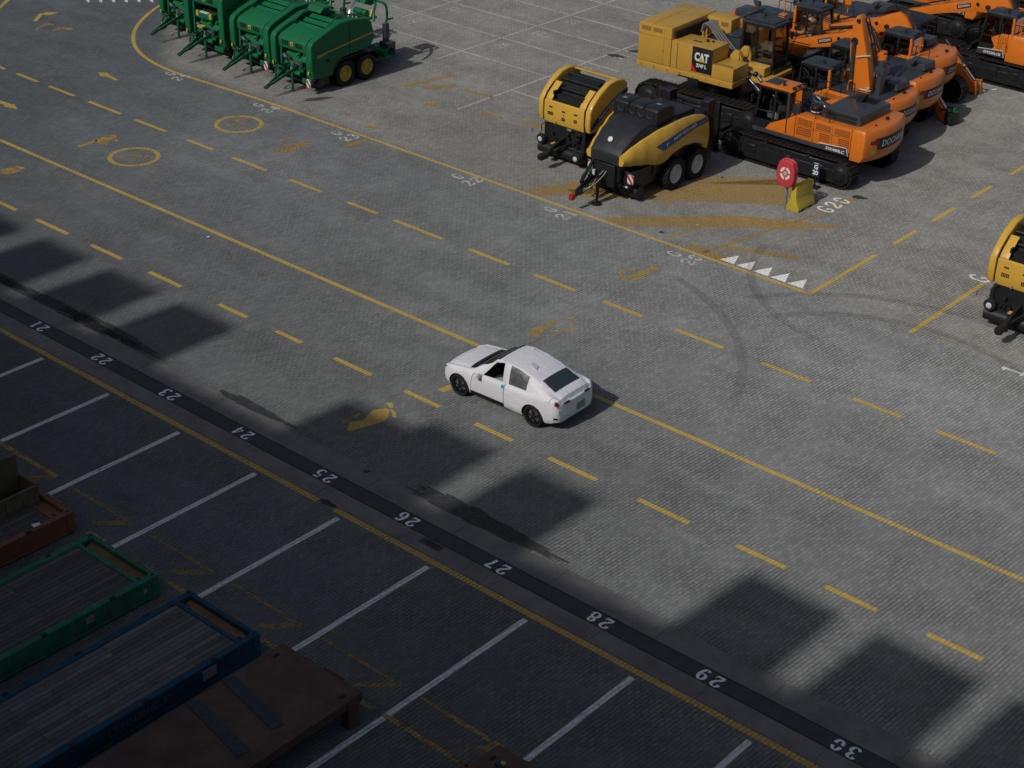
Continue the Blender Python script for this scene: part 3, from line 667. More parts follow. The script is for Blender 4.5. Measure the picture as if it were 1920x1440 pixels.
    m = MB(); [car_patch(m, BW, s, .006) for s in (1,-1)]; m.build('rear_window', MT['rear_film'], root)
    m = MB(); car_patch(m, [(-.20,4.35),(-.32,4.35),(-.32,5.5),(-.20,5.5)], 1, .014, 2, 4); m.build('blue_tape', MT['teal'], root)
    for s in (1,-1):
        m = MB(); m.loft([[Vector((.56+dx*k, s*(.89+o), .965+dz*k)) for dx,dz in ((-.07,-.05),(.07,-.05),(.08,.04),(-.03,.06))] for o,k in ((0,.5),(.06,.7),(.09,1),(.20,1),(.23,.7))])
        mr = m.build('mirror', MT['white_film'], root, bev=.012)
    # lights, plate, vents
    for s in (1,-1):
        m = MB(); car_patch(m, [(-2.03,4.2),(-2.11,4.2),(-2.11,5.4),(-2.03,5.4)], s, .018, 4, 4); m.build('tail_light', MT['redlens'], root)
        m = MB(); car_patch(m, [(1.95,4.6),(1.86,4.9),(1.80,5.6),(1.93,5.3)], s, .004, 5, 4); m.build('headlight', MT['film_grey'], root)
        m = MB(); m.box(-2.20,-2.14,s*.34,s*.56,.90,.935); m.build('tail_light_bar', MT['maroon'], root, bev=.004)
        m = MB(); car_patch(m, [(-2.02,2.3),(-2.11,2.3),(-2.11,2.6),(-2.02,2.6)], s, .008, 4, 2); m.build('reflector', MT['maroon'], root)
    m = MB(); m.box(-2.207,-2.16,-.34,.04,.50,.72); m.build('number_plate', MT['plate_g'], root, bev=.003)
    # film flaps taped over the roof edge
    m = MB(); m.add([(-.02,.665,1.45),(.20,.675,1.41),(.16,.62,1.47),(.02,.57,1.515),(-.14,.62,1.50)], [(0,1,2,3,4)]); m.build('film_flap', MT['white'], root)
    m = MB(); m.add([(-.70,.12,1.505),(-.92,.14,1.465),(-1.00,.36,1.46),(-.78,.34,1.53)], [(0,1,2,3)]); m.build('film_flap', MT['white'], root)
    m = MB(); m.add([(-.02,-.50,1.51),(-.30,-.48,1.53),(-.28,-.40,1.52)], [(0,1,2)]); m.build('film_flap', MT['white'], root)
    # wheels
    for wx in WHX:
        for s in (1,-1):
            m = MB(); m.lathe([(.235,s*.88),(.285,s*.905),(.318,s*.89),(WR,s*.86),(WR,s*.71),(.31,s*.68),(.235,s*.68)], (wx,0,WR), 'y', 40)
            ty = m.build('wheel', MT['rubber'], root)
            m = MB(); m.lathe([(.250,s*.897),(.240,s*.903),(.226,s*.88),(.21,s*.80)], (wx,0,WR), 'y', 36); m.lathe([(.001,s*.79),(.22,s*.79)], (wx,0,WR), 'y', 30)
            m.build('rim', MT['rimdark'], ty)
            m = MB(); m.lathe([(.001,s*.825),(.19,s*.825)], (wx,0,WR), 'y', 24); m.build('brake_disc', MT['steel'], ty)
            m = MB()
            for k in range(5):
                for dl in (-.17,.17):
                    a = 2*math.pi*k/5+.3
                    p0 = Vector((wx+.05*math.cos(a),s*.87,WR+.05*math.sin(a))); p1 = Vector((wx+.232*math.cos(a+dl),s*.89,WR+.232*math.sin(a+dl)))
                    m.bar(p0,p1,.022,.026)
            m.lathe([(.001,s*.885),(.055,s*.885),(.06,s*.86)], (wx,0,WR), 'y', 16); m.build('spokes', MT['rimdark'], ty)
            m = MB(); m.cyl((wx,s*.44,WR),(wx,s*.78,WR),.376,n=28); m.build('wheel_well', MT['dark'], root)
    # cabin
    m = MB(); m.box(-1.6,1.1,-.80,.80,.30,.45); m.box(.72,1.05,-.72,.72,.45,.88); m.box(-1.5,-1.3,-.7,.7,.45,1.1); m.build('cabin_floor', MT['dark'], root)
    m = MB(); m.prism([(-1.3,.46),(.9,.46),(.8,.86),(-1.3,.88)],'y',-.80,-.76); m.build('door_lining', MT['beige'], root, bev=.02)
    for s in (1,-1):
        m = MB(); m.box(-.10,.45,s*.38-.24,s*.38+.24,.45,.72); m.prism([(-.12,.70),(.04,.70),(-.12,1.14),(-.24,1.14)],'y',s*.38-.23,s*.38+.23); m.prism([(-.19,1.15),(-.09,1.15),(-.12,1.33),(-.22,1.33)],'y',s*.38-.12,s*.38+.12)
        m.build('seat', MT['beige'], root, bev=.04)
    m = MB(); m.tube([(.62+.05*math.sin(a)*0,.36+.18*math.cos(a),.86+.16*math.sin(a)) for a in [2*math.pi*k/16 for k in range(16)]], .014, 6, close=True); m.build('steering_wheel', MT['black'], root)
    m = MB(); m.box(.66,.95,-.72,.72,.88,.93); m.build('dashboard', MT['beige'], root, bev=.02)
build_car()

# ------------------------------------------------------------------ wheels for the balers (axle along x, outer side s)
def farm_wheel(root, x, y, R_, W_, s, rimmat, hub=.5):
    m = MB(); a = s*W_/2
    m.lathe([(R_*.58,a*.8),(R_*.80,a*1.0),(R_*.95,a*.92),(R_,a*.7),(R_,-a*.7),(R_*.95,-a*.92),(R_*.8,-a),(R_*.58,-a*.8)], (x,y,R_), 'x', 36)
    for k in range(22):
        t = 2*math.pi*k/22; q = Matrix.Rotation(t,3,'X')
        for sg in (1,-1): m.obox(Vector((x+sg*W_*.22,y,R_)) + q@Vector((0,0,R_*1.0)), (W_*.44,.045,.05), q@Matrix.Rotation(sg*.5,3,'Z'))
    w = m.build('wheel', MT['rubber'], root)
    m = MB(); m.lathe([(R_*.60,a*.82),(R_*.57,a*.86),(R_*.52,a*.6),(R_*.47,a*.25),(R_*.18,a*.25),(R_*.16,a*.5),(.001,a*.5)], (x,y,R_), 'x', 32)
    m.build('rim', rimmat, w)
def warning_panel(root, x, y, z, sd=1, w=.26, h=.34):
    m = MB(); m.box(x-w/2,x+w/2,y-.012,y+.012,z-h/2,z+h/2); p = m.build('warning_panel', MT['white'], root)
    m = MB()
    def clip(u0):   # diagonal band, clipped to the plate
        out = []
        for (u,v) in ((u0,0),(u0+.11,0),(u0+.11+h*.75,h),(u0+h*.75,h)): out.append([u,v])
        return out
    for u0 in (-.30,-.08,.14):
        n = 8; L = []
        for i in range(n):
            v0, v1 = h*i/n, h*(i+1)/n; a0 = max(0,min(w,u0+v0*.75)); a1 = max(0,min(w,u0+.11+v0*.75)); b0 = max(0,min(w,u0+v1*.75)); b1 = max(0,min(w,u0+.11+v1*.75))
            if a1-a0 < .002 and b1-b0 < .002: continue
            q = [(a0,v0),(a1,v0),(b1,v1),(b0,v1)]
            m.add([(x+sd*(u-w/2),y-.016,z+h/2-v) for u,v in q], [(0,1,2,3)])
    m.build('stripes', MT['redp'], p)
def jack(root, x, y, z1, mat, collar, foot=.30):
    m = MB(); m.cyl((x,y,.04),(x,y,z1),.05,n=12); m.cyl((x,y,.35),(x,y,z1-.05),.065,n=12); m.lathe([(foot/2,.0),(foot/2,.03),(foot*.2,.05),(.001,.06)],(x,y,0),'z',14)
    m.cyl((x-.14,y,z1-.12),(x+.02,y,z1-.10),.015,n=6); j = m.build('jack', mat, root, bev=.004, seg=1)
    m = MB(); m.cyl((x,y,z1-.28),(x,y,z1-.06),.07,n=12); m.cyl((x,y,z1),(x,y,z1+.12),.03,n=8); m.build('collar', collar, j)

# ------------------------------------------------------------------ green wrapping balers (drawbar towards -y)
def emblem(root, x, y, z, s=.16):
    m = MB(); m.box(x-s*.5,x+s*.5,y-.012,y,z-s*.5,z+s*.5); e = m.build('emblem', MT['rim_y'], root, bev=.012)
    m = MB(); q = s
    for a, b in (((-.32,-.30),(.05,-.05)),((.05,-.05),(.30,.02)),((-.10,-.15),(-.28,.20)),((.12,-.02),(.22,.32)),((-.15,-.1),(.15,-.28))):
        m.bar((x+a[0]*q,y-.018,z+a[1]*q),(x+b[0]*q,y-.018,z+b[1]*q),.010,.022)
    m.build('leaping_mark', MT['redp'], e)
def green_baler(loc, label, tall=False, rear=True, panels=(1,1)):
    root = thing('baler', loc, label, 'baler', 'green balers parked in a row')
    G, GD = MT['green'], MT['green_dk']
    k = 1.30 if tall else 1.0
    fx = 1.28 if tall else 1.23
    prof = [(.02,.70),(-.06,1.2),(-.08,2.06*k),(.02,2.24*k),(.40,2.42*k),(1.6,2.80*k),(2.25,2.80*k),(3.2,2.64*k),(3.45,2.45*k),(3.62,1.75),(3.40,1.45),(3.2,1.36),(2.5,1.34),(1.7,1.28),(1.35,.95),(1.1,.64)]
    for s in (1,-1):
        m = MB(); m.prism(prof,'x',s*(fx-.30),s*fx); p = m.build('side_panel', G, root, bev=.07, seg=3)
        m = MB(); a = fx+.006
        m.add([(s*a,.25,1.62),(s*a,.27,1.67),(s*a,3.47,2.02*k-.0),(s*a,3.47,1.96*k)], [(0,1,2,3)]); m.add([(s*a,.28,1.56),(s*a,.28,1.60),(s*a,.75,1.66),(s*a,.75,1.64)], [(0,1,2,3)])
        m.build('yellow_stripe', MT['rim_y'], p)
        m = MB(); m.box(s*a-.004,s*a+.004,2.12,2.135,1.36,2.70*k); m.box(s*a-.004,s*a+.004,.75,.95,1.30,1.42) ; m.build('panel_seam', MT['dark'], p)
        m = MB(); m.box(s*(fx-.20),s*(fx-.12),-.11,-.06,.92,1.06); m.build('marker_light', MT['rim_y'], root, bev=.015)
    fi = fx-.40
    hz = 2.08*k
    m = MB(); m.prism([(.04,hz-.36),(.02,hz),(.16,hz+.16),(.95,hz+.42),(.95,hz-.2),(.12,hz-.36)],'x',-fi,fi); hood = m.build('hood', G, root, bev=.035)
    m = MB()
    for s in (1,-1):
        for i in range(4):
            for j in range(2): m.box(s*(.26+.10*i)-.026,s*(.26+.10*i)+.026,.0,.05,hz-.20+.10*j,hz-.12+.10*j)
    m.build('vent_slots', MT['dark'], hood)
    emblem(hood, 0, .012, hz-.11, .17)
    # open front with machinery
    m = MB(); m.box(-fx+.29,fx-.29,.55,3.3,.62,hz-.3); m.box(-fi,fi,.30,.60,.62,.95); m.box(-fx+.29,fx-.29,.9,3.35,hz-.35,hz+.20); m.build('bale_chamber', MT['dark'], root)
    m = MB(); rr = random.Random(5)
    m.box(-fi,fi,.22,.30,1.28,1.40); m.box(-fi,fi,.2,.5,.95,1.05); m.box(-fi,-fi+.10,.1,.5,.7,hz-.36); m.box(fi-.10,fi,.1,.5,.7,hz-.36)
    m.prism([(.12,.95),(.5,.95),(.5,1.6),(.40,1.62),(.16,1.30)],'x',-.62,.62)
    for i in range(9):
        xx = rr.uniform(-.7,.7); zz = rr.uniform(1.0,1.7); m.cyl((xx,.06,zz),(xx+rr.uniform(-.2,.2),.24,zz+rr.uniform(-.1,.1)),rr.uniform(.03,.08),n=9)
    m.cyl((-.5,.02,.80),(.5,.02,.80),.10,n=12); m.build('feed_mechanism', G, root, bev=.012, seg=1)
    m = MB(); m.cyl((-.55,.05,1.42),(-.35,.05,1.30),.10,n=12); m.cyl((-.05,.0,1.25),(.45,.02,1.18),.07,n=10); m.box(.40,.62,-.02,.10,1.10,1.32); m.cyl((-.20,-.02,1.34),(-.20,.06,1.34),.09,n=14)
    m.build('gearbox', MT['charcoal'], root, bev=.015)
    if tall:
        m = MB(); m.box(-.55,.55,-.02,.25,1.72,1.98); m.build('net_tray', MT['green'], root, bev=.02); m = MB(); m.box(-.26,.26,-.03,.10,1.985,2.02); m.build('paper_label', MT['white'], root)
        m = MB(); [m.box(s*.42-.07,s*.42+.07,-.035,.05,1.80,2.03) for s in (1,-1)]; m.box(-.16,.16,-.3,-.05,1.40,1.46); m.build('warning_sticker', MT['rim_y'], root)
    # roof slats and frame between the side panels
    m = MB()
    for i in range(3): m.obox((.05,1.16+.36*i,hz+.36+.10*i), (1.72,.24,.03), Matrix.Rotation(R(30),3,'X'))
    m.build('roof_slats', G, root, bev=.008, seg=1)
    m = MB()
    for s in (1,-1): m.tube([(s*.88,.95,hz+.45),(s*.88,1.7,hz+.82),(s*.80,2.3,hz+.85),(s*.75,3.1,hz+.60)], .03, 6)
    m.tube([(-.8,2.3,hz+.85),(.8,2.3,hz+.85)], .03, 6); m.build('roof_frame', G, root)
    m = MB(); m.box(-fi,fi,2.45,3.35,1.3,hz+.34); m.build('tailgate', GD, root, bev=.04)
    m = MB(); m.prism([(1.75,2.86*k),(1.95,3.06*k),(2.5,3.02*k),(2.62,2.86*k),(2.5,2.92*k),(1.95,2.95*k)],'x',-.95,-.10); m.build('roof_cover', G, root, bev=.02)
    # undercarriage
    for y in (1.88,3.14):
        for s in (1,-1): farm_wheel(root, s*1.03, y, .56, .44, s, MT['rim_y'])
    for s in (1,-1):
        m = MB(); P = [(1.88-.72,.75),(1.88-.60,1.05),(1.88-.25,1.24),(2.5,1.29),(3.14+.25,1.24),(3.14+.60,1.05),(3.14+.68,.80)]
        m.loft([[(s*.80,p[0],p[1]),(s*1.27,p[0],p[1]),(s*1.27,p[0],p[1]-.035),(s*.80,p[0],p[1]-.035)] for p in cr(P,4)]); m.build('mudguard', MT['black'], root)
    m = MB(); m.box(-.9,.9,1.7,1.95,.42,.62); m.box(-.9,.9,3.0,3.25,.42,.62); m.box(-.3,.3,1.9,3.1,.45,.6); m.build('axle', MT['satin'], root, bev=.02)
    m = MB(); m.box(-1.05,1.05,.45,1.1,.28,.62); m.cyl((-1.1,.55,.42),(1.1,.55,.42),.20,n=14); m.build('pickup', MT['satin'], root, bev=.02)
    m = MB()
    for s in (1,-1): m.bar((s*.20,.2,1.06),(s*.07,-1.2,.60),.07,.12); m.bar((s*.05,-1.1,.62),(s*.05,-1.55,.46),.05,.10)
    m.bar((-.5,.2,.84),(.5,.2,.84),.12,.14); m.bar((0,.3,.90),(0,-1.0,.60),.06,.06); d = m.build('drawbar', GD, root, bev=.012, seg=1)
    m = MB(); m.box(.105,.125,-.75,-.60,.74,.82); m.build('sticker', MT['rim_y'], d)
    m = MB(); m.tube(cr([(-.35,.1,1.05),(-.55,-.25,1.0),(-.62,-.45,.62),(-.40,-.60,.40),(-.28,-.3,.62)],6), .030, 7); m.tube(cr([(-.30,.15,1.05),(-.10,-.4,.98),(.0,-.9,.72)],5), .022, 6); m.tube(cr([(-.9,.1,.98),(-.7,-.3,1.02),(-.35,-.25,1.0),(-.3,.1,1.1)],5), .03, 6)
    m.build('hoses', MT['satin'], root)
    jack(root, .05, -.06, 1.12, G, MT['galv'], .16)
    for s in (1,-1):
        m = MB(); m.box(s*.55,s*1.12,.02,.10,.44,.66); m.bar((s*.9,.06,.66),(s*.9,.06,.95),.06,.06); m.build('lamp_bracket', G, root, bev=.01)
    if panels[1]: warning_panel(root, .98, -.02, .52, 1, .24, .36)
    if panels[0]: warning_panel(root, -1.10, -.02, .62, -1, .24, .36)
    if rear:                      # wrapping table, satellite arms and their mast
        m = MB(); m.box(-.75,.75,3.7,5.1,.42,.52); m.box(-.5,.5,5.0,5.5,.32,.72); m.tube([(1.0,3.7,.62),(.95,5.3,.52),(-.95,5.3,.52),(-1.0,3.7,.62)], .05, 6); m.cyl((-.7,4.2,.62),(.7,4.2,.62),.14,n=12); m.cyl((-.7,4.8,.62),(.7,4.8,.62),.14,n=12)
        m.prism([(3.6,.9),(4.6,1.2),(5.3,1.25),(5.4,.75),(3.7,.6)],'x',-.9,-.75); m.build('wrapping_table', G, root, bev=.015, seg=1)
        m = MB(); m.box(.10,.30,5.2,5.42,.5,1.75); m.box(-.05,.5,5.15,5.6,.45,.95); mm = m.build('wrap_mast', MT['charcoal'], root, bev=.015)
        m = MB(); m.tube(cr([(.9,3.9,2.3),(.7,4.1,2.62),(.3,4.6,2.72),(-.2,5.0,2.75)],5), .055, 8); m.tube(cr([(-.1,5.0,2.75),(.2,5.25,2.62),(.25,5.35,2.2),(.2,5.3,1.6)],5), .055, 8); m.tube([(.2,5.3,1.9),(.35,5.62,1.95)], .04, 6)
        m.build('wrap_arm', G, root)
        m = MB(); m.tube(cr([(-.3,3.5,2.1),(-.35,3.75,2.6),(-.4,4.2,2.85),(-.55,4.9,3.0)],5), .028, 8); m.tube([(.15,3.4,1.6),(.15,3.4,2.6)], .05, 8); m.build('hydraulic_pipe', MT['chrome'], root)
        m = MB(); m.prism([(4.3,2.75),(4.4,3.0),(4.95,3.0),(5.0,2.7),(4.7,2.6)],'x',-.7,-.05); m.cyl((-.5,4.1,1.2),(-.5,4.1,2.3),.13,n=12); m.box(-.9,.1,3.7,4.9,2.05,2.13); m.cyl((-.85,4.5,2.3),(-.1,4.5,2.3),.14,n=12); m.build('film_dispenser', G, root, bev=.02)
        m = MB(); m.bar((-.2,3.7,1.7),(-.15,3.95,2.3),.06,.08); m.cyl((-.02,4.6,2.15),(-.02,4.75,2.45),.05,n=8); m.build('film_guide', MT['rim_y'], root)
    return root
b1 = green_baler((-50.45,45.4,0), 'green baler at the open apron end of its row, yellow wheel rims in full view', panels=(0,1))
b2 = dup(b1, (-53.40,45.72,0), 0, 'green baler between the tall one and its twin at the open apron end')
for o in [o for o in C.objects if o.parent == b2 and o.name.split('.')[0] == 'roof_cover']: bpy.data.objects.remove(o)
b3 = green_baler((-56.25,45.66,0), 'tallest green baler with a white paper label on its front tray', tall=True, rear=False, panels=(0,0))
b4 = dup(b2, (-59.35,46.68,0), 0, 'green baler standing back beyond the tall one, beside the curved yellow line')
# ------------------------------------------------------------------ yellow and black square baler
def square_baler():
    root = thing('baler', (-33.85,45.12,0), 'big square baler with long black bonnet, yellow sides and white wheel rims', 'baler', rz=0)
    ST = [(0,.80,1.50,1.86),(.5,.93,1.42,2.12),(1.0,1.06,1.36,2.33),(1.7,1.22,1.22,2.55),(2.0,1.28,1.28,2.60),(2.4,1.32,1.50,2.65),(3.0,1.34,1.60,2.67),(3.6,1.34,1.56,2.63),(4.1,1.33,1.42,2.52),(4.35,1.32,1.15,2.42),(4.52,1.31,1.10,2.30)]
    for s in (1,-1):
        m = MB(); rings = []
        for i in range(0, 41):
            u = 4.52*i/40
            ox, zb, zt = (lerp_tab([(a[0],a[q]) for a in ST],u) for q in (1,2,3))
            h = zt-zb
            rings.append([(s*x,u,z) for x,z in ((ox-.04,zb),(ox,zb+.05),(ox+.045,zb+h*.40),(ox+.02,zb+h*.70),(ox-.04,zt-.06),(ox-.09,zt-.005),(ox-.15,zt-.01),(ox-.18,zt-.08),(ox-.18,zb))])
        m.loft(rings); p = m.build('side_panel', MT['nhy'], root)
        def sp(u, v, off=.012, s=s):      # point on the side panel, v the height
            ox, zb, zt = (lerp_tab([(a[0],a[q]) for a in ST],u) for q in (1,2,3)); f = (v-zb)/(zt-zb)
            x = ox + (.045*f/.4 if f < .4 else .045-.025*(f-.4)/.3 if f < .7 else .02-.07*(f-.7)/.25)
            return Vector((s*(x+off),u,v))
        m = MB()
        up_ = [(1.40,1.97),(1.9,2.12),(2.6,2.28),(3.4,2.38),(4.46,2.36)]; lo_ = [(1.78,1.74),(2.0,1.83),(2.7,2.02),(3.5,2.16),(4.46,2.17)]
        m.loft([[sp(*a),sp(*b)] for a,b in zip(cr(up_,6),cr(lo_,6))], caps=False, closed=False); dc = m.build('blue_decal', MT['nhb'], p)
        base = cr([(1.95,1.965),(2.5,2.12),(3.3,2.265),(4.4,2.27)],8)
        def onband(u, v, s=s):
            t = u if s > 0 else -u
            uu = 2.92+t; z0 = lerp_tab(base,uu); sl = (lerp_tab(base,uu+.05)-lerp_tab(base,uu-.05))/.1
            return sp(uu-v*sl*.6, z0+v, .02)
        lettering('NEW HOLLAND', .17, (0,0,0),(0,1,0),(0,0,1), MT['white'], dc, bold=.004, shear=.2, width=1.32, fn=onband)
        def onband2(u, v, s=s): return onband(u + (1.12 if s > 0 else -1.12), v)
        lettering('BIGBALER', .085, (0,0,0),(0,1,0),(0,0,1), MT['galv'], dc, shear=.2, width=.62, fn=onband2)
        m = MB()
        for k in range(5): m.obox(sp(1.98,1.93+.0*k,.012)+Vector((0,.055*math.cos(k*1.2566),.06*math.sin(k*1.2566))), (.012,.05,.075), Matrix.Rotation(k*1.2566,3,'X'))
        m.build('leaf_mark', MT['galv'], dc)
        m = MB(); m.add([sp(1.86,v,.006) for v in (1.25,1.6,2.0,2.5)]+[sp(1.88,v,.006) for v in (1.25,1.6,2.0,2.5)], [(0,1,5,4),(1,2,6,5),(2,3,7,6)]); m.build('panel_seam', MT['gold'], p)
    # bonnet
    HB = [(-.03,.60,1.50),(-.01,.63,1.80),(.08,.645,1.97),(.25,.66,2.15),(.5,.69,2.36),(.8,.72,2.55),(1.1,.75,2.69),(1.4,.77,2.76),(1.66,.78,2.79)]
    m = MB(); rings = []
    for (u,wd,z) in cr(HB,5):
        d_ = min(.12, .03+max(0,u)*.3)
        rings.append([(-wd-.01,u+.02,z-d_-.12),(-wd,u,z-d_),(-wd*.85,u,z-d_*.4),(-wd*.4,u,z+.005),(0,u,z+.012),(wd*.4,u,z+.005),(wd*.85,u,z-d_*.4),(wd,u,z-d_),(wd+.01,u+.02,z-d_-.12)])
    m.loft(rings, caps=False, closed=False); hd = m.build('bonnet', MT['bonnet'], root)
    m = MB(); m.lathe([(.10,-.0),(.10,.02),(.001,.025)],(0,0,0),'y',18)
    for v in range(len(m.v)):
        x,y,z = m.v[v]; m.v[v] = (x, .30-.02+z*.55-y*.8, 2.26+z*.8-y*-.5)
    m.build('badge', MT['white'], hd)
    for s in (1,-1):
        m = MB(); rings = []
        for i in range(23):
            u = .0+i*.2
            wd, z = (lerp_tab([(q[0],q[k]) for q in HB],min(u,1.66)) for k in (1,2)); ox, zt = (lerp_tab([(q[0],q[k]) for q in ST],u) for k in (1,3))
            z = z if u < 1.66 else z-(u-1.66)*.09; xo = max(wd+.02, ox-.20)
            rings.append([(s*(wd-.02),u+.01,z-.13),(s*xo,u+.01,min(zt-.03,z-.10)),(s*xo,u+.01,zt-.5),(s*(wd-.04),u+.01,z-.6)])
        m.loft(rings); m.build('shoulder_cover', MT['black'], root)
    m = MB(); m.box(-.62,.62,.10,1.0,.78,1.75); m.box(-.85,.85,.9,1.7,.78,2.0); m.box(-1.0,1.0,1.6,4.4,.78,2.3); m.box(-.8,.8,1.6,4.3,2.2,2.62); m.build('chassis', MT['satin'], root, bev=.05)
    # knotter fan housings
    m = MB()
    for x0,x1 in ((-.98,-.34),(-.31,.31),(.34,.98)): m.prism([(1.64,2.62),(1.68,3.14),(1.80,3.22),(2.5,3.20),(2.72,3.05),(2.75,2.62)],'x',x0,x1)
    fh = m.build('fan_housing', MT['black'], root, bev=.05, seg=3)
    m = MB(); m2 = MB()
    for x in (-.62,-.12,.28,.66):
        m.lathe([(.135,0),(.155,-.03),(.125,-.02),(.11,.03)],(x,1.655,2.98),'y',20); m2.lathe([(.001,-.008),(.115,-.008),(.115,-.002),(.001,-.002)],(x,1.655,2.98),'y',18)
    m.build('fan_ring', MT['charcoal'], fh); m2.build('fan', MT['dark'], fh)
    m = MB(); m.box(-.80,-.62,1.9,2.06,3.222,3.228); m.box(.5,.7,2.2,2.32,3.213,3.219); m.build('paper_label', MT['galv'], fh)
    # rear bale chute folded up, and tail frame
    m = MB(); m.box(-1.0,1.0,4.4,4.7,.7,2.4); m.box(.70,1.05,4.75,5.25,.40,2.75); m.box(-1.05,-.70,4.75,5.25,.40,2.75); m.box(-.7,.7,5.0,5.5,.45,1.1); m.box(-.6,.6,4.86,4.92,.7,2.3)
    for z in (.8,1.2,1.6,2.0,2.4): m.bar((-.8,4.9,z),(.8,4.9,z),.05,.05)
    m.tube([(.95,4.5,.6),(1.15,5.1,.9),(1.15,5.1,2.1),(.95,4.6,2.5)], .03, 6); m.build('bale_chute', MT['satin'], root, bev=.01, seg=1)
    for y in (2.68,4.03):
        for s in (1,-1): farm_wheel(root, s*1.06, y, .60, .50, s, MT['rim_w'])
    m = MB(); m.box(-.95,.95,.35,1.9,.50,1.2); m.box(-.5,.5,-.05,.6,.62,1.45)
    rr = random.Random(9)
    for i in range(16):
        x = rr.uniform(-.9,.9); z = rr.uniform(.55,1.35); m.cyl((x,.18,z),(x,.34,z),rr.uniform(.03,.10),n=9)
    m.cyl((-1.1,.75,.40),(1.1,.75,.40),.24,n=16); m.build('pickup', MT['black'], root, bev=.015, seg=1)
    m = MB()
    for s in (1,-1): m.bar((-.22+s*.20,.3,1.05),(-.18+s*.07,-1.25,.62),.09,.18)
    m.bar((-.18,-1.1,.62),(-.16,-1.5,.55),.12,.10); m.bar((-.52,.1,1.5),(-.34,-.9,.85),.10,.10); d = m.build('drawbar', MT['satin'], root, bev=.012, seg=1)
    m = MB(); m.box(-.24,-.08,-1.68,-1.48,.46,.66); m.build('red_cap', MT['redp'], d, bev=.02)
    m = MB(); m.box(-.03,.0,-.80,-.60,.62,.86); m.box(.24,.34,.285,.296,.98,1.30); m.box(.20,.40,.28,.294,.82,.94); m.build('amber_sticker', MT['gold'], root)
    m = MB(); m.tube(cr([(-.52,-.3,1.05),(-.62,-.45,.9),(-.60,-.5,.55),(-.48,-.42,.42),(-.42,-.34,.6),(-.46,-.3,.95)],5), .035, 7); m.build('coiled_hose', MT['black'], root)
    m = MB(); m.tube(cr([(.10,.2,1.3),(.16,-.3,1.05),(.05,-.7,.8),(-.05,-1.1,.75)],5), .014, 6); m.tube(cr([(.05,.2,1.3),(.0,-.4,1.0),(.08,-.8,.82),(.02,-1.2,.72)],5), .012, 6); m.build('cable', MT['ivory'], root)
    m = MB(); m.cyl((-.50,-.12,1.08),(-.50,-.12,1.24),.07,n=12); m.cyl((-.34,-.16,.95),(-.34,-.16,1.14),.06,n=12); m.build('bottle', MT['white'], root)
    jack(root, .06, -.42, 1.10, MT['satin'], MT['satin'], .40)
    warning_panel(root, 1.02, .22, 1.02, 1, .26, .34); warning_panel(root, -.74, .16, 1.12, -1, .24, .36)
    m = MB(); m.box(.84,.94,.17,.2,.68,.74); m.build('reflector', MT['white'], root)
    return root
square_baler()

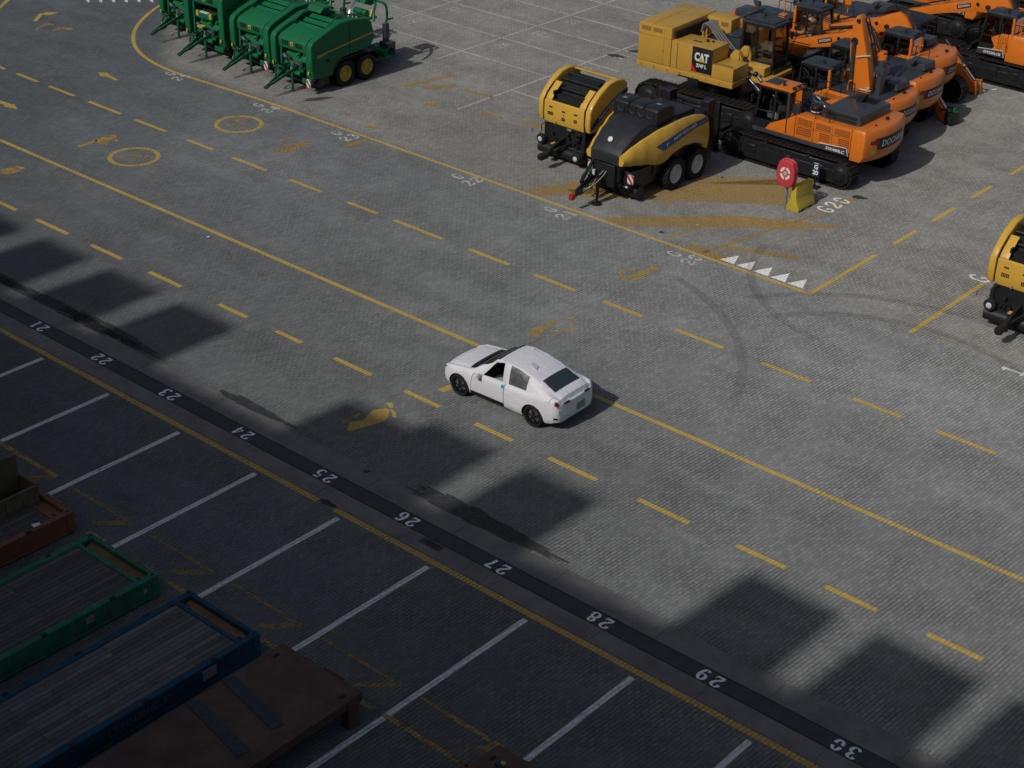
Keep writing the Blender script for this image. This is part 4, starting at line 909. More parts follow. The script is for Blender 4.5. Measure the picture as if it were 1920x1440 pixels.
# ------------------------------------------------------------------ yellow round balers
def round_baler(loc, label):
    root = thing('baler', loc, label, 'baler', 'yellow round balers')
    prof = [(.02,1.42),(-.06,1.75),(-.03,2.25),(.14,2.52),(.55,2.86),(1.05,3.12),(1.5,3.18),(1.95,3.10),(2.18,2.92),(2.24,2.2),(2.05,1.75),(1.2,1.35)]
    for s in (1,-1):
        m = MB(); m.prism(prof,'x',s*1.0,s*1.24); p = m.build('side_panel', MT['nhy'], root, bev=.07, seg=3)
        m = MB(); a = s*1.246
        band = [(.02,1.72,1.50),(.5,2.02,1.75),(1.1,2.36,2.10),(1.7,2.62,2.40),(2.2,2.74,2.56)]
        m.loft([[(a,y,z1),(a,y,z0)] for y,z1,z0 in cr(band,5)], caps=False, closed=False); d = m.build('blue_decal', MT['nhb'], p)
        ln = cr([(.35,1.80),(1.1,2.22),(1.6,2.47),(2.15,2.63)],8)
        def fn(u, v, s=s):
            uu = 1.15+(u if s > 0 else -u); sl = (lerp_tab(ln,uu+.05)-lerp_tab(ln,uu-.05))/.1
            return Vector((s*1.254, uu-v*sl*.7, lerp_tab(ln,uu)+v))
        lettering('NEW HOLLAND', .15, (0,0,0),(0,1,0),(0,0,1), MT['white'], d, bold=.003, shear=.2, width=1.3, fn=fn)
        m = MB(); m.prism([(-.005,1.5),(-.03,2.22),(.16,2.47),(.57,2.80),(.55,2.84),(.13,2.51),(-.05,2.24),(-.03,1.5)],'x',s*.965,s*.998); m.build('edge_seal', MT['dark'], p)
    m = MB(); m.prism([(.0,1.42),(-.05,1.75),(-.03,2.26),(.03,2.30),(.06,1.42)],'x',-.955,.955); fp = m.build('front_panel', MT['nhy'], root, bev=.02)
    m = MB()
    for gx, gz, nx_, nz in ((-.62,2.04,3,1),(-.62,1.82,5,2),(0,1.98,3,1),(0,1.72,3,2),(.58,2.0,3,1),(.58,1.78,3,2)):
        for i in range(nx_):
            for j in range(nz): m.box(gx+(i-nx_/2)*.055,gx+(i-nx_/2)*.055+.03,-.075,-.03,gz-.07*j,gz-.07*j+.045)
    m.build('vent_slots', MT['dark'], fp)
    m = MB(); m.box(-.03,.03,-.068,-.05,1.83,1.91); m.build('leaf_mark', MT['galv'], fp)
    m = MB()
    for s in (1,-1):
        m = MB(); m.prism([(.04,2.30),(.16,2.48),(.62,2.86),(.62,2.80),(.18,2.42),(.06,2.28)],'x',s*.66,s*.95); m.build('top_plate', MT['nhy'], root, bev=.012)
    m = MB(); m.prism([(1.75,3.10),(2.0,3.06),(2.18,2.90),(2.12,2.86),(1.75,3.04)],'x',-.98,.98); m.build('top_plate', MT['nhy'], root, bev=.012)
    m = MB(); m.box(-.64,.64,.08,2.1,1.45,2.30); m.box(-.98,.98,.3,2.05,1.4,2.45); m.prism([(.5,2.4),(1.0,2.74),(1.7,2.84),(1.95,2.7),(1.95,2.3)],'x',-.95,.95); m.build('bale_chamber', MT['dark'], root)
    m = MB()
    for y,z in ((.42,2.40),(.62,2.62),(1.0,2.84),(1.4,2.95)): m.cyl((-.95,y,z),(.95,y,z),.06,n=12)
    m.prism([(1.0,2.80),(1.5,2.95),(1.5,3.02),(1.0,2.88)],'x',-.7,.7); m.box(-.70,-.64,.15,.7,2.3,2.62); m.box(.64,.70,.15,.7,2.3,2.62); m.build('belt_roller', MT['satin'], root)
    m = MB(); m.box(-.98,.98,.05,2.0,.62,1.42); m.box(-1.05,1.05,-.1,.5,.32,.70); m.cyl((-1.05,-.05,.42),(1.05,-.05,.42),.22,n=16)
    rr = random.Random(4)
    for i in range(14):
        x = rr.uniform(-.9,.9); z = rr.uniform(.7,1.35); m.cyl((x,-.12,z),(x,.1,z),rr.uniform(.03,.09),n=8)
    m.tube(cr([(-.8,-.02,1.42),(-.95,-.15,1.30),(-.9,-.2,1.05)],4), .025, 6); m.build('pickup', MT['black'], root, bev=.02, seg=1)
    for s in (1,-1):
        m = MB(); m.lathe([(.001,.07),(.10,.07),(.16,.09),(.20,.05),(.20,-.05),(.16,-.09),(.001,-.07)],(s*.86,-.26,.80 if s < 0 else .45),'y',20); g = m.build('gauge_wheel', MT['rubber'], root)
        m = MB(); m.lathe([(.001,-.115),(.07,-.115),(.095,-.10),(.095,-.08),(.001,-.08)],(s*.86,-.26,.80 if s < 0 else .45),'y',16); m.build('hub', MT['rim_w'], g)
    for s in (1,-1): farm_wheel(root, s*1.12, 1.15, .55, .40, s, MT['rim_w'])
    m = MB(); m.bar((0,.2,.80),(0,-1.1,.55),.16,.16); m.bar((-.4,.1,.85),(-.02,-.7,.62),.08,.10); m.bar((.4,.1,.85),(.02,-.7,.62),.08,.10);
    d = m.build('drawbar', MT['satin'], root, bev=.01, seg=1)
    m = MB(); m.tube([(-.02,.1,.95),(-.02,-.5,.80),(-.02,-.95,.62)], .075, 10); m.lathe([(.001,-.26),(.10,-.26),(.15,-.15),(.13,0),(.15,.12),(.001,.14)],(-.02,-1.12,.56),'y',14); m.build('drive_shaft', MT['black'], d)
    m = MB(); m.box(-.13,-.02,-.60,-.42,.87,.90); m.build('yellow_sticker', MT['rim_y'], d)
    m = MB(); m.box(-1.40,-1.36,-.25,-.15,.93,1.07); m.box(-1.37,-1.0,-.22,-.16,.98,1.03); m.build('marker_light', MT['galv'], root)
    jack(root, -.36, -.05, .80, MT['satin'], MT['satin'], .26)
    m = MB(); m.box(.25,.45,-.12,-.08,1.36,1.43); m.box(-.9,-.86,-.075,-.05,1.45,1.50); m.box(-.4,-.34,-.075,-.05,1.44,1.52); m.build('label', MT['galv'], root)
    return root
nb2 = round_baler((-37.25,47.0,0), 'yellow round baler with open black top beside the black bonneted square baler')
dup(nb2, (-18.06,45.71,0), 0, 'yellow round baler standing alone beside the straight yellow line, its flank cut off')

# ------------------------------------------------------------------ crawler tracks
def track(root, x0, x1, y0, y1, h, side, shoe=.20, mat='trackm', frame='satin'):
    """one crawler: belt of grouser shoes around idler and sprocket, with its side frame; side is the visible outer y"""
    r = h/2-.03; xa, xb = x0+h/2, x1-h/2; yc = (y0+y1)/2
    L = xb-xa; P = 2*L+2*math.pi*r; n = int(P/shoe)
    m = MB()
    def at(d):
        d %= P
        if d < L: return Vector((xa+d,0,.03)), math.pi, 0
        d -= L
        if d < math.pi*r: a = -math.pi/2+d/r; return Vector((xb+r*math.cos(a),0,h/2+r*math.sin(a))), 0, a
        d -= math.pi*r
        if d < L: return Vector((xb-d,0,h-.03)), 0, math.pi/2
        d -= L; a = math.pi/2+d/r; return Vector((xa+r*math.cos(a),0,h/2+r*math.sin(a))), 0, a
    for i in range(n):
        d = i*P/n; p, f, a = at(d)
        nrm = Vector((0,0,-1)) if f else Vector((math.cos(a),0,math.sin(a)))
        tan = Vector((nrm.z,0,-nrm.x)); q = Matrix((tan, Vector((0,1,0)), nrm)).transposed()
        m.obox(p+Vector((0,yc,0)), (P/n*.90,y1-y0,.035), q)
        for g in (-.3,.3): m.obox(p+Vector((0,yc,0))+nrm*.03+tan*g*P/n, (.018,y1-y0,.04), q)
    for s in (0,1):
        out = [(at(P*i/48)[0].x, at(P*i/48)[0].z) for i in range(48)]
    t = m.build('track', MT[mat], root)
    m = MB(); o = y0 if side < 0 else y1
    m.box(xa-.1,xb+.1,y0+.10,y1-.10,.14,h-.20)
    m.prism([(xa+.15,.16),(xb-.15,.16),(xb-.25,h*.62),(xa+.25,h*.62)],'y',o+.02 if side < 0 else o-.14, o+.14 if side < 0 else o-.02)
    for fx in (.18,.52,.82): m.box(xa+L*fx-.22,xa+L*fx+.22,o-.02 if side < 0 else o-.14,o+.14 if side < 0 else o+.02,h*.40,h*.68)
    m.build('track_frame', MT[frame], t, bev=.02, seg=1)
    for cx, nm in ((xa,'idler'),(xb,'sprocket')):
        m = MB(); m.lathe([(.001,-.16),(r*.45,-.16),(r*.5,-.10),(r*.85,-.08),(r*.88,.1),(.001,.1)] if side < 0 else [(.001,.16),(r*.45,.16),(r*.5,.10),(r*.85,.08),(r*.88,-.1),(.001,-.1)],(cx,o+(.14 if side < 0 else -.14),h/2),'y',24); m.build(nm, MT[frame], t, bev=.008, seg=1)
    m = MB()
    for i in range(8): m.cyl((xa+L*(i+.5)/8,y0+.12,.20),(xa+L*(i+.5)/8,y1-.12,.20),.12,n=12)
    for i in range(2): m.cyl((xa+L*(.3+.4*i),y0+.1,h-.16),(xa+L*(.3+.4*i),y1-.1,h-.16),.08,n=10)
    m.build('rollers', MT['dark'], t)
    return t

def arcplan(cx, cy, r, y0, y1, n=12):
    a0 = math.asin((y0-cy)/r); a1 = math.asin((y1-cy)/r)
    return [(cx+r*math.cos(a0+(a1-a0)*i/n), cy+r*math.sin(a0+(a1-a0)*i/n)) for i in range(n+1)]

def cab(root, x0, x1, y0, y1, z0, z1, roof, pillar, guard=False, slant=.20):
    """operator's cab with the front at x0: posts, panes, roof, seat and console"""
    m = MB(); w = .09
    for y in (y0, y1-w):
        m.bar((x0+.02,y+w/2,z0),(x0+slant,y+w/2,z1-.06),.10,w); m.bar((x0+(x1-x0)*.55,y+w/2,z0),(x0+(x1-x0)*.57,y+w/2,z1-.06),.11,w)
        m.box(x0,x1,y,y+w,z0,z0+.28); m.box(x0+slant*.9,x1,y,y+w,z1-.16,z1-.05); m.bar((x0+slant*.35,y+w/2,z0+.62),(x0+(x1-x0)*.55,y+w/2,z0+.62),.05,w*.8)
    m.box(x0+slant,x0+slant+.08,y0,y1,z1-.16,z1-.05); m.box(x0,x0+.08,y0,y1,z0,z0+.25); m.box(x1-.06,x1,y0+w,y1-w,z0,z0+.55); m.box(x0,x1,y0,y1,z0-.05,z0+.02)
    f = m.build('cab_frame', MT['satin'], root, bev=.012, seg=1)
    m = MB()
    for y in (y0, y1-w):
        m = MB(); m.bar((x1-.07,y+w/2,z0),(x1-.09,y+w/2,z1-.05),.17,w+.012); m.build('rear_pillar', MT[pillar], root, bev=.03)
    m = MB(); m.prism([(x0+slant-.05,z1-.06),(x0+slant-.02,z1),(x0+slant+.2,z1+.045),(x1-.15,z1+.045),(x1+.02,z1),(x1+.03,z1-.06)],'y',y0-.03,y1+.03); rf = m.build('cab_roof', MT[roof], root, bev=.03)
    m = MB(); m.box(x0+slant+.08,x0+slant+.66,y0+.13,y1-.16,z1+.046,z1+.06); m.build('roof_hatch', MT['rear_film'], rf, bev=.006)
    m = MB(); m.tube([(x1-.02,y0+.05,z1+.10),(x1-.02,y1-.05,z1+.10)], .022, 6)
    for k in range(3): m.cyl((x1-.05,y0+.15+k*(y1-y0-.3)/2,z1+.08),(x1+.06,y0+.15+k*(y1-y0-.3)/2,z1+.10),.05,n=10)
    m.cyl((x1-.5,y0+.25,z1+.04),(x1-.5,y0+.25,z1+.17),.05,n=10); m.build('work_lights', MT['black'], rf)
    for y in (y0+.03, y1-.03):
        m = MB(); m.add([(x0+.06,y,z0+.26),(x0+(x1-x0)*.53,y,z0+.26),(x0+(x1-x0)*.55,y,z1-.13),(x0+slant+.03,y,z1-.13)],[(0,1,2,3)]); m.add([(x0+(x1-x0)*.60,y,z0+.26),(x1-.14,y,z0+.45),(x1-.16,y,z1-.13),(x0+(x1-x0)*.61,y,z1-.13)],[(0,1,2,3)])
        m.build('side_window', MT['glass'], root)
    m = MB(); m.add([(x0+.03,y0+w,z0+.25),(x0+.03,y1-w,z0+.25),(x0+slant+.02,y1-w,z1-.14),(x0+slant+.02,y0+w,z1-.14)],[(0,1,2,3)]); m.build('windscreen', MT['glass'], root)
    m = MB(); m.add([(x1-.03,y0+w,z0+.55),(x1-.03,y1-w,z0+.55),(x1-.05,y1-w,z1-.14),(x1-.05,y0+w,z1-.14)],[(0,1,2,3)]); m.build('rear_window', MT['glass'], root)
    ym = (y0+y1)/2; xm = x0+(x1-x0)*.62
    m = MB(); m.box(xm-.22,xm+.22,ym-.24,ym+.24,z0+.38,z0+.52); m.prism([(xm+.14,z0+.5),(xm+.26,z0+.5),(xm+.40,z0+1.12),(xm+.28,z0+1.15)],'y',ym-.22,ym+.22); m.prism([(xm+.32,z0+1.16),(xm+.40,z0+1.16),(xm+.43,z0+1.34),(xm+.35,z0+1.34)],'y',ym-.12,ym+.12); m.build('seat', MT['seat'], root, bev=.03)
    m = MB()
    for s in (-1,1): m.box(xm-.40,xm+.10,ym+s*.36-.09,ym+s*.36+.09,z0+.40,z0+.66); m.cyl((xm-.32,ym+s*.36,z0+.66),(xm-.34,ym+s*.36,z0+.86),.03,n=8)
    m.box(x0+.22,x0+.30,ym+.20,ym+.38,z0+.62,z0+.86); m.build('console', MT['skinny'], root, bev=.02)
    m = MB(); m.box(x0+.08,x1-.06,y0+w,y1-w,z0+.0,z0+.05); m.build('cab_floor', MT['dark'], root)
    if guard:
        m = MB()
        for k in range(7): m.bar((x0+.01-.03,y0+.08+k*(y1-y0-.16)/6,z0+.25),(x0+slant-.03,y0+.08+k*(y1-y0-.16)/6,z1-.05),.02,.02)
        for k in range(6): m.bar((x0+.2+k*.17,y0-.03,z0+.3),(x0+.22+k*.17,y0-.03,z1-.1),.016,.016)
        m.build('guard_bars', MT['satin'], root)
    m = MB(); m.tube([(x0+.05,y0-.03,z0+.3),(x0-.04,y0-.20,z0+.9),(x0+.05,y0-.22,z0+1.05)], .016, 6); m.box(x0+.0,x0+.05,y0-.32,y0-.14,z0+.95,z0+1.25); m.build('mirror', MT['black'], root, bev=.01, seg=1)
    return f

def vents(root, x0, x1, y, z0, z1, n, mat, t=.012, nm='vent_grille'):
    m = MB(); h = (z1-z0)/n
    for i in range(n): m.box(x0,x1,y-t,y+t,z0+i*h+h*.2,z0+i*h+h*.72)
    return m.build(nm, MT[mat], root)

BOOM = [(.28,1.62),(.50,1.72),(.50,2.05),(.12,2.85),(-.35,3.50),(-.62,3.64),(-1.05,3.46),(-1.55,3.20),(-3.3,2.58),(-5.0,1.98),(-5.15,1.75),(-5.0,1.62),(-3.3,2.18),(-1.6,2.62),(-1.1,2.66),(-.55,2.55),(-.15,2.2),(.10,1.72)]
def boom(root, yc, dx=0.0, dz=0.0, wd=.46, word=True, side=-1):
    poly = [(x+dx,z+dz) for x,z in BOOM]
    m = MB(); m.prism(poly,'y',yc-wd/2,yc+wd/2); b = m.build('boom', MT['orange'], root, bev=.03)
    ys = yc-wd/2
    m = MB()
    for s in (-1,1): m.tube(cr([(x+dx,yc+s*.10,z+dz+.05) for x,z in ((.3,2.6),(-.1,3.35),(-.62,3.72),(-1.3,3.42),(-3.3,2.68),(-4.8,2.12))],5), .026, 6)
    for s in (-1,1): m.tube(cr([(x+dx,yc+s*.16,z+dz+.03) for x,z in ((.15,2.9),(-.35,3.58),(-.9,3.62),(-1.7,3.22))],5), .02, 6)
    m.build('boom_pipes', MT['satin'], b)
    m = MB(); m.cyl((-1.10+dx,ys-.10,2.92+dz),(-1.10+dx,ys+wd+.10,2.92+dz),.10,n=16); m.cyl((-1.60+dx,ys-.06,2.96+dz),(-1.60+dx,ys+.1,2.96+dz),.07,n=12); m.cyl((.2+dx,ys-.06,1.9+dz),(.2+dx,ys+wd+.06,1.9+dz),.09,n=14); m.build('boom_pin', MT['satin'], b)
    for s in (0,1):
        yy = ys-.06+s*(wd+.12)
        m = MB(); m.cyl((-1.10+dx,yy,2.92+dz),(-.86+dx,yy,2.42+dz),.045,n=10); rod = m.build('boom_cylinder', MT['chrome'], root)
        m = MB(); m.cyl((-.86+dx,yy,2.42+dz),(-.45+dx,yy,1.55+dz),.085,n=12); m.build('cylinder_barrel', MT['satin'], rod)
    m = MB(); m.cyl((-.5+dx,yc,3.66+dz),(-2.2+dx,yc,3.22+dz),.075,n=12); m.cyl((-.2+dx,yc,3.60+dz),(-.5+dx,yc,3.66+dz),.04,n=10); m.build('arm_cylinder', MT['satin'], root)
    if word:
        m = MB(); sl = -.36
        c = Vector((-2.25+dx,ys-.008,2.735+dz)); q = Matrix.Rotation(math.atan2(.62,1.75)*-1,3,'Y')
        m.obox(c,(.68,.012,.19),q); pl = m.build('name_plate', MT['black'], b, bev=.02)
        rg = q@Vector((1,0,0)); uv = q@Vector((0,0,1))
        lettering('DOOSAN', .14, c+Vector((0,-.012,0)), rg, uv, MT['white'], pl, bold=.002, shear=.15, width=.56)
    return b

def orange_machine(name_label, loc, rz=0.0, hw=1.35, R_=3.3, zt=2.15, model='DX225LC', tail='flat', roof='slate', pillar='orange', guard=False, with_boom=True, hood='low', tl=5.0, tw=1.45, panel_x0=-.05, front_x=-2.0, word_w=1.15, rods=True, group='orange excavators parked in rows'):
    root = thing('excavator', loc, name_label, 'excavator', group, rz)
    th = 1.08; zb = 1.20
    track(root, -tl/2, tl/2, -tw, -tw+.58, th, -1); track(root, -tl/2, tl/2, tw-.58, tw, th, 1)
    m = MB(); m.box(-1.0,1.0,-tw+.4,tw-.4,.45,.85); m.cyl((0,0,.8),(0,0,zb),.75,n=28); m.build('car_body', MT['satin'], root, bev=.03)
    cwx = math.sqrt(max(.1,R_*R_-hw*hw)) - (.55 if tail == 'flat' else 1.0)
    # lower deck skirt
    m = MB(); m.box(front_x,cwx,-hw,hw,zb,zb+.16); sk = m.build('deck', MT['charcoal'], root, bev=.02)
    # counterweight
    plan = [(cwx,-hw)] + arcplan(0,0,R_,-hw,hw) + [(cwx,hw)]
    m = MB(); r0 = [(x,y,zb-.10) for x,y in [(cwx,-hw)]+arcplan(-.12,0,R_,-hw,hw)+[(cwx,hw)]]
    rings = [r0, [(x,y,zb+.12) for x,y in plan], [(x,y,zt-.18) for x,y in plan], [(x,y,zt-.03) for x,y in [(cwx,-hw+.05)]+arcplan(-.10,0,R_,-hw+.08,hw-.08)+[(cwx,hw-.05)]]]
    m.loft(rings); cw = m.build('counterweight', MT['orange'], root, bev=.03)
    zc = (zb+zt)/2-.02
    def onarc(u, v, off=.012):
        a = math.atan2(u, R_); return Vector(((R_+off)*math.cos(a), (R_+off)*math.sin(a), zc+v))
    pw = word_w/2+.15
    m = MB(); n = 14
    hk = 1.25 if word_w > 1.3 else 1.0; top = [onarc(-pw-.16+(2*pw+.16)*i/n, .20*hk) for i in range(n+1)]; bot = [onarc(-pw+(2*pw)*i/n, -.17*hk) for i in range(n+1)]
    m.loft([[a,b] for a,b in zip(top,bot)], caps=False, closed=False); pl = m.build('name_plate', MT['black'], cw)
    lettering('DOOSAN', .30, (0,0,0),(0,1,0),(0,0,1), MT['white'], pl, bold=.004, shear=.22, width=word_w, fn=lambda u,v: onarc(u+.03,v*(1.12 if word_w > 1.3 else .92),.024))
    m = MB(); rl = [onarc(-pw-.42+.42*i/6, .19) for i in range(7)]; rb = [onarc(-pw-.42+.50*i/6, .06-.05*i/6) for i in range(7)]
    m.loft([[a,b] for a,b in zip(rl,rb)], caps=False, closed=False); m.build('red_reflector', MT['redlens'], cw)
    lettering('170', .17, (0,0,0),(0,1,0),(0,0,1), MT['lime'], cw, bold=.012, shear=.3, fn=lambda u,v: onarc(u-pw-.28,v-.28,.014))
    m = MB(); m.cyl((R_-.5,.35,zt-.03),(R_-.5,.35,zt+.07),.07,n=12); m.build('lifting_eye', MT['satin'], cw); m = MB(); m.cyl((R_-.45,-.55,zt-.03),(R_-.45,-.55,zt+.03),.03,n=8); m.build('lifting_eye', MT['satin'], cw)
    # side doors with grilles, near and far side
    for s in (-1,1):
        y = s*hw
        m = MB()
        if s < 0 or True:
            m.prism([(front_x+.55,zb+.16),(panel_x0,zb+.16),(panel_x0,zt-.12),(panel_x0-.35,zt-.32),(front_x+.75,zb+.42)],'y',y, y-s*.5)
            m.prism([(panel_x0+.012,zb+.16),(cwx-.012,zb+.16),(cwx-.012,zt-.06),(panel_x0+.10,zt-.06),(panel_x0+.012,zt-.14)],'y',y,y-s*.55)
        d = m.build('side_door', MT['orange'], root, bev=.035)
        W_ = cwx-panel_x0; k = 3 if W_ > 1.6 else 2
        for i in range(k):
            xa = panel_x0+W_*i/k+.10; xb = panel_x0+W_*(i+1)/k-.07
            vents(d, xa, xb, y, zt-.40, zt-.15, 4, 'orange_dk'); vents(d, xa+(.18 if i else 0), xb, y, zb+.32, zt-.48, 4, 'orange_dk')
        m = MB()
        for i in range(1,k): m.box(panel_x0+W_*i/k-.006,panel_x0+W_*i/k+.006,y-.004,y+.004,zb+.18,zt-.08)
        m.box(panel_x0,cwx,y-.004,y+.004,zt-.452,zt-.44); m.build('door_seam', MT['dark'], d)
        m = MB(); ys = y+s*.010
        m.add([(cwx-1.35,ys,zb+.02),(cwx-.05,ys,zb+.02),(cwx-.14,ys,zb+.30),(cwx-1.28,ys,zb+.22)],[(0,1,2,3)]); sw = m.build('model_plate', MT['charcoal'], d)
        m = MB(); m.tube([(cwx-1.30,ys,zb+.235),(cwx-.16,ys,zb+.325),(cwx-.06,ys,zb+.04)], .014, 4); m.build('white_edge', MT['white'], sw)
        lettering(model, .15, (cwx-.62,ys+s*.008,zb+.13),(-s,0,-.06) if s > 0 else (1,0,.0),(0,0,1), MT['white'], sw, bold=.004, shear=.2, width=.8)
    # engine hood
    if hood == 'high':
        m = MB(); m.prism([(.95,zt-.15),(1.0,zt+.32),(1.12,zt+.38),(cwx+.05,zt+.33),(cwx+.10,zt-.15)],'y',-hw+.42,hw-.35); hd = m.build('engine_hood', MT['charcoal'], root, bev=.05)
        m = MB(); m.box(1.15,cwx-.1,-hw+.41,-hw+.43,zt-.02,zt+.10); m.box(1.15,cwx-.1,-hw+.41,-hw+.43,zt+.14,zt+.26); m.build('hood_vent', MT['dark'], hd)
        m = MB(); [m.box(1.2+.12*i,1.25+.12*i,.45,hw-.45,zt+.36,zt+.385) for i in range(9)]; m.build('hood_ribs', MT['black'], hd)
        m = MB(); m.prism([(1.55,zt+.36),(1.8,zt+.36),(1.95,zt+.66),(1.62,zt+.62)],'y',.30,.62); m.build('exhaust', MT['black'], root, bev=.02)
        m = MB(); m.cyl((.62,-hw+.62,zt-.1),(.62,-hw+.62,zt+.22),.20,n=18); m.lathe([(.001,.30),(.15,.28),(.22,.20),(.20,.18)],(.62,-hw+.62,zt),'z',18); ac = m.build('air_cleaner', MT['black'], root)
        m = MB(); m.lathe([(.205,.02),(.207,.06),(.203,.06)],(.62,-hw+.62,zt),'z',18); m.build('white_band', MT['white'], ac)
    else:
        m = MB(); m.prism([(.1,zt-.15),(.15,zt+.02),(.5,zt+.05),(cwx-.1,zt+.06),(cwx+.25,zt-.02),(cwx+.3,zt-.15)],'y',-hw+.10,hw-.2); m.build('engine_hood', MT['slate'], root, bev=.03)
        m = MB(); m.prism([(cwx-.75,zt+.05),(cwx-.7,zt+.30),(cwx+.15,zt+.30),(cwx+.2,zt+.05)],'y',.1,hw-.25); m.prism([(cwx-.45,zt+.3),(cwx-.25,zt+.3),(cwx-.1,zt+.52),(cwx-.4,zt+.5)],'y',-.15,.08); m.build('engine_cover', MT['charcoal'], root, bev=.03)
        m = MB(); m.tube(cr([(.9,-hw+.25,zt),(.92,-hw+.25,zt+.4),(1.05,-hw+.25,zt+.48)],4), .03, 7); m.cyl((.35,.2,zt),(.35,.2,zt+.25),.10,n=12); m.box(.0,.3,.15,.5,zt-.02,zt+.35); m.build('orange_bracket', MT['orange'], root, bev=.01, seg=1)
    # fuel tank and tool boxes on the far front side
    m = MB(); m.box(front_x+.3,panel_x0,.45,hw-.02,zb+.16,zt-.25); m.box(-.7,.6,-.15,.5,zb+.16,zt-.35); m.build('tool_box', MT['orange' if hood == 'low' else 'charcoal'], root, bev=.03)
    m = MB(); m.box(front_x+.5,panel_x0-.3,.55,hw-.15,zt-.25,zt-.235); m.build('step_plate', MT['black'], root)
    cab(root, front_x, front_x+1.55, -hw+.04, -hw+1.0, zb+.2, zb+1.85, roof, pillar, guard)
    m = MB()
    for a in (.0,.7,1.3): m.tube([(panel_x0+.1+a,-hw+.08,zt-.06),(panel_x0+.1+a,-hw+.08,zt+.42)], .016, 6)
    m.tube([(panel_x0-.3,-hw+.08,zt-.3),(panel_x0-.15,-hw+.08,zt+.42),(panel_x0+1.4,-hw+.08,zt+.42)], .018, 6); m.build('handrail', MT['satin'], root); m = MB(); m.tube([(front_x,hw-.1,zb+.4),(front_x,hw-.1,zb+1.2),(front_x+.5,hw-.1,zb+1.5),(.2,hw-.1,zt+.4)], .018, 6)
    m.build('handrail', MT['satin'], root)
    if with_boom: boom(root, .30, dx=-.15, dz=zb-1.3)
    elif rods:
        for s in (0,1):
            yy = .12+s*.55
            m = MB(); m.cyl((-1.55,yy,zb+.15),(-2.75,yy,zb+1.05),.11,n=14); cyl_ = m.build('boom_cylinder', MT['satin'], root)
            m = MB(); m.cyl((-2.75,yy,zb+1.05),(-3.02,yy,zb+1.25),.06,n=12); m.tube([(-1.9,yy-.14,zb+.55),(-2.55,yy-.14,zb+1.05),(-2.8,yy-.05,zb+1.13)], .022, 6); m.build('rod', MT['chrome'], cyl_)
            m = MB(); m.sphere((-3.10,yy,zb+1.31),.11); m.build('rod_eye', MT['satin'], cyl_)
        m = MB(); rr = random.Random(8)
        for i in range(7): m.tube(cr([(-.5+rr.uniform(-.3,.3),.2+rr.uniform(-.3,.5),zb+.7),(-.2,.3+rr.uniform(-.3,.4),zb+1.15+rr.uniform(-.1,.2)),(.4+rr.uniform(-.2,.3),.3+rr.uniform(-.3,.4),zb+.75)],5), .025, 6)
        m.build('hoses', MT['steel'], root)
    return root

E1 = orange_machine('large orange excavator with orange cab roof and no boom, behind the red lifebuoy case', (-30.62,53.78,0), hw=1.48, R_=3.42, zt=2.32, model='DX480LC', roof='orange', pillar='charcoal', with_boom=False, hood='high', tl=5.75, tw=1.78, panel_x0=.12, front_x=-1.72, word_w=1.5)
E2 = orange_machine('orange excavator second in the row, guard bars round its cab and an upright stick beside', (-31.35,57.0,0), hw=1.36, R_=3.05, zt=2.25, model='DX300LC', guard=True, tl=4.9, tw=1.55, panel_x0=-.1, front_x=-1.30, word_w=.95, with_boom=False, rods=False)
E3 = orange_machine('orange excavator third in the row, its lettered boom reaching to the ochre cab', (-31.50,59.72,0), hw=1.22, R_=2.85, zt=2.35, model='DX255LC', tl=4.6, tw=1.38, panel_x0=-.1, front_x=-1.55, word_w=1.2)
E4 = orange_machine('orange excavator fourth in the row, with short rounded tail and a red vertical reflector', (-31.50,62.75,0), hw=1.28, R_=1.95, zt=2.30, model='DX235LCR', tail='round', tl=4.4, tw=1.42, panel_x0=.05, front_x=-.85, word_w=.55)
E5 = dup(E4, (-29.75,68.45,0), 0, 'orange excavator with white figures on its black skirt, beside the stick with orange link')
NOB = ('boom','boom_cylinder','arm_cylinder')
dup(E3, (-36.9,61.9,0), math.pi, 'orange excavator turned against the rest of its row, seen behind the ochre machine', skip=NOB)
dup(E3, (-36.6,65.6,0), 0, 'dark topped orange excavator behind the one turned against its row', skip=NOB)
dup(E3, (-35.6,73.0,0), 0, 'orange excavator at the top edge with its boom above the fourth cab')
dup(E4, (-31.0,72.6,0), 0, 'orange excavator mostly hidden behind the one with white figures on its skirt', skip=NOB)

uc = thing('crawler_undercarriage', (-33.6,66.6,0), 'black crawler undercarriage standing behind the excavator with short rounded tail', 'undercarriage')
track(uc, -2.6, 2.4, -1.5, -.85, 1.25, -1); track(uc, -2.6, 2.4, .85, 1.5, 1.25, 1)
m = MB(); m.box(-1.2,1.2,-1.0,1.0,.5,1.1); m.cyl((0,0,1.0),(0,0,1.6),.75,n=24); m.box(-.9,.9,-.8,.8,1.5,2.3); m.build('car_body', MT['satin'], uc, bev=.04)
m = MB(); m.tube([(1.0,-1.1,1.5),(1.0,-1.1,2.4),(1.7,-1.1,2.4),(1.7,-1.1,1.5)], .03, 6); m.build('step_rail', MT['satin'], uc); m = MB(); m.tube([(1.0,-.4,1.5),(1.0,-.4,2.4),(1.7,-.4,2.4),(1.7,-.4,1.5)], .03, 6); m.build('step_rail', MT['satin'], uc)

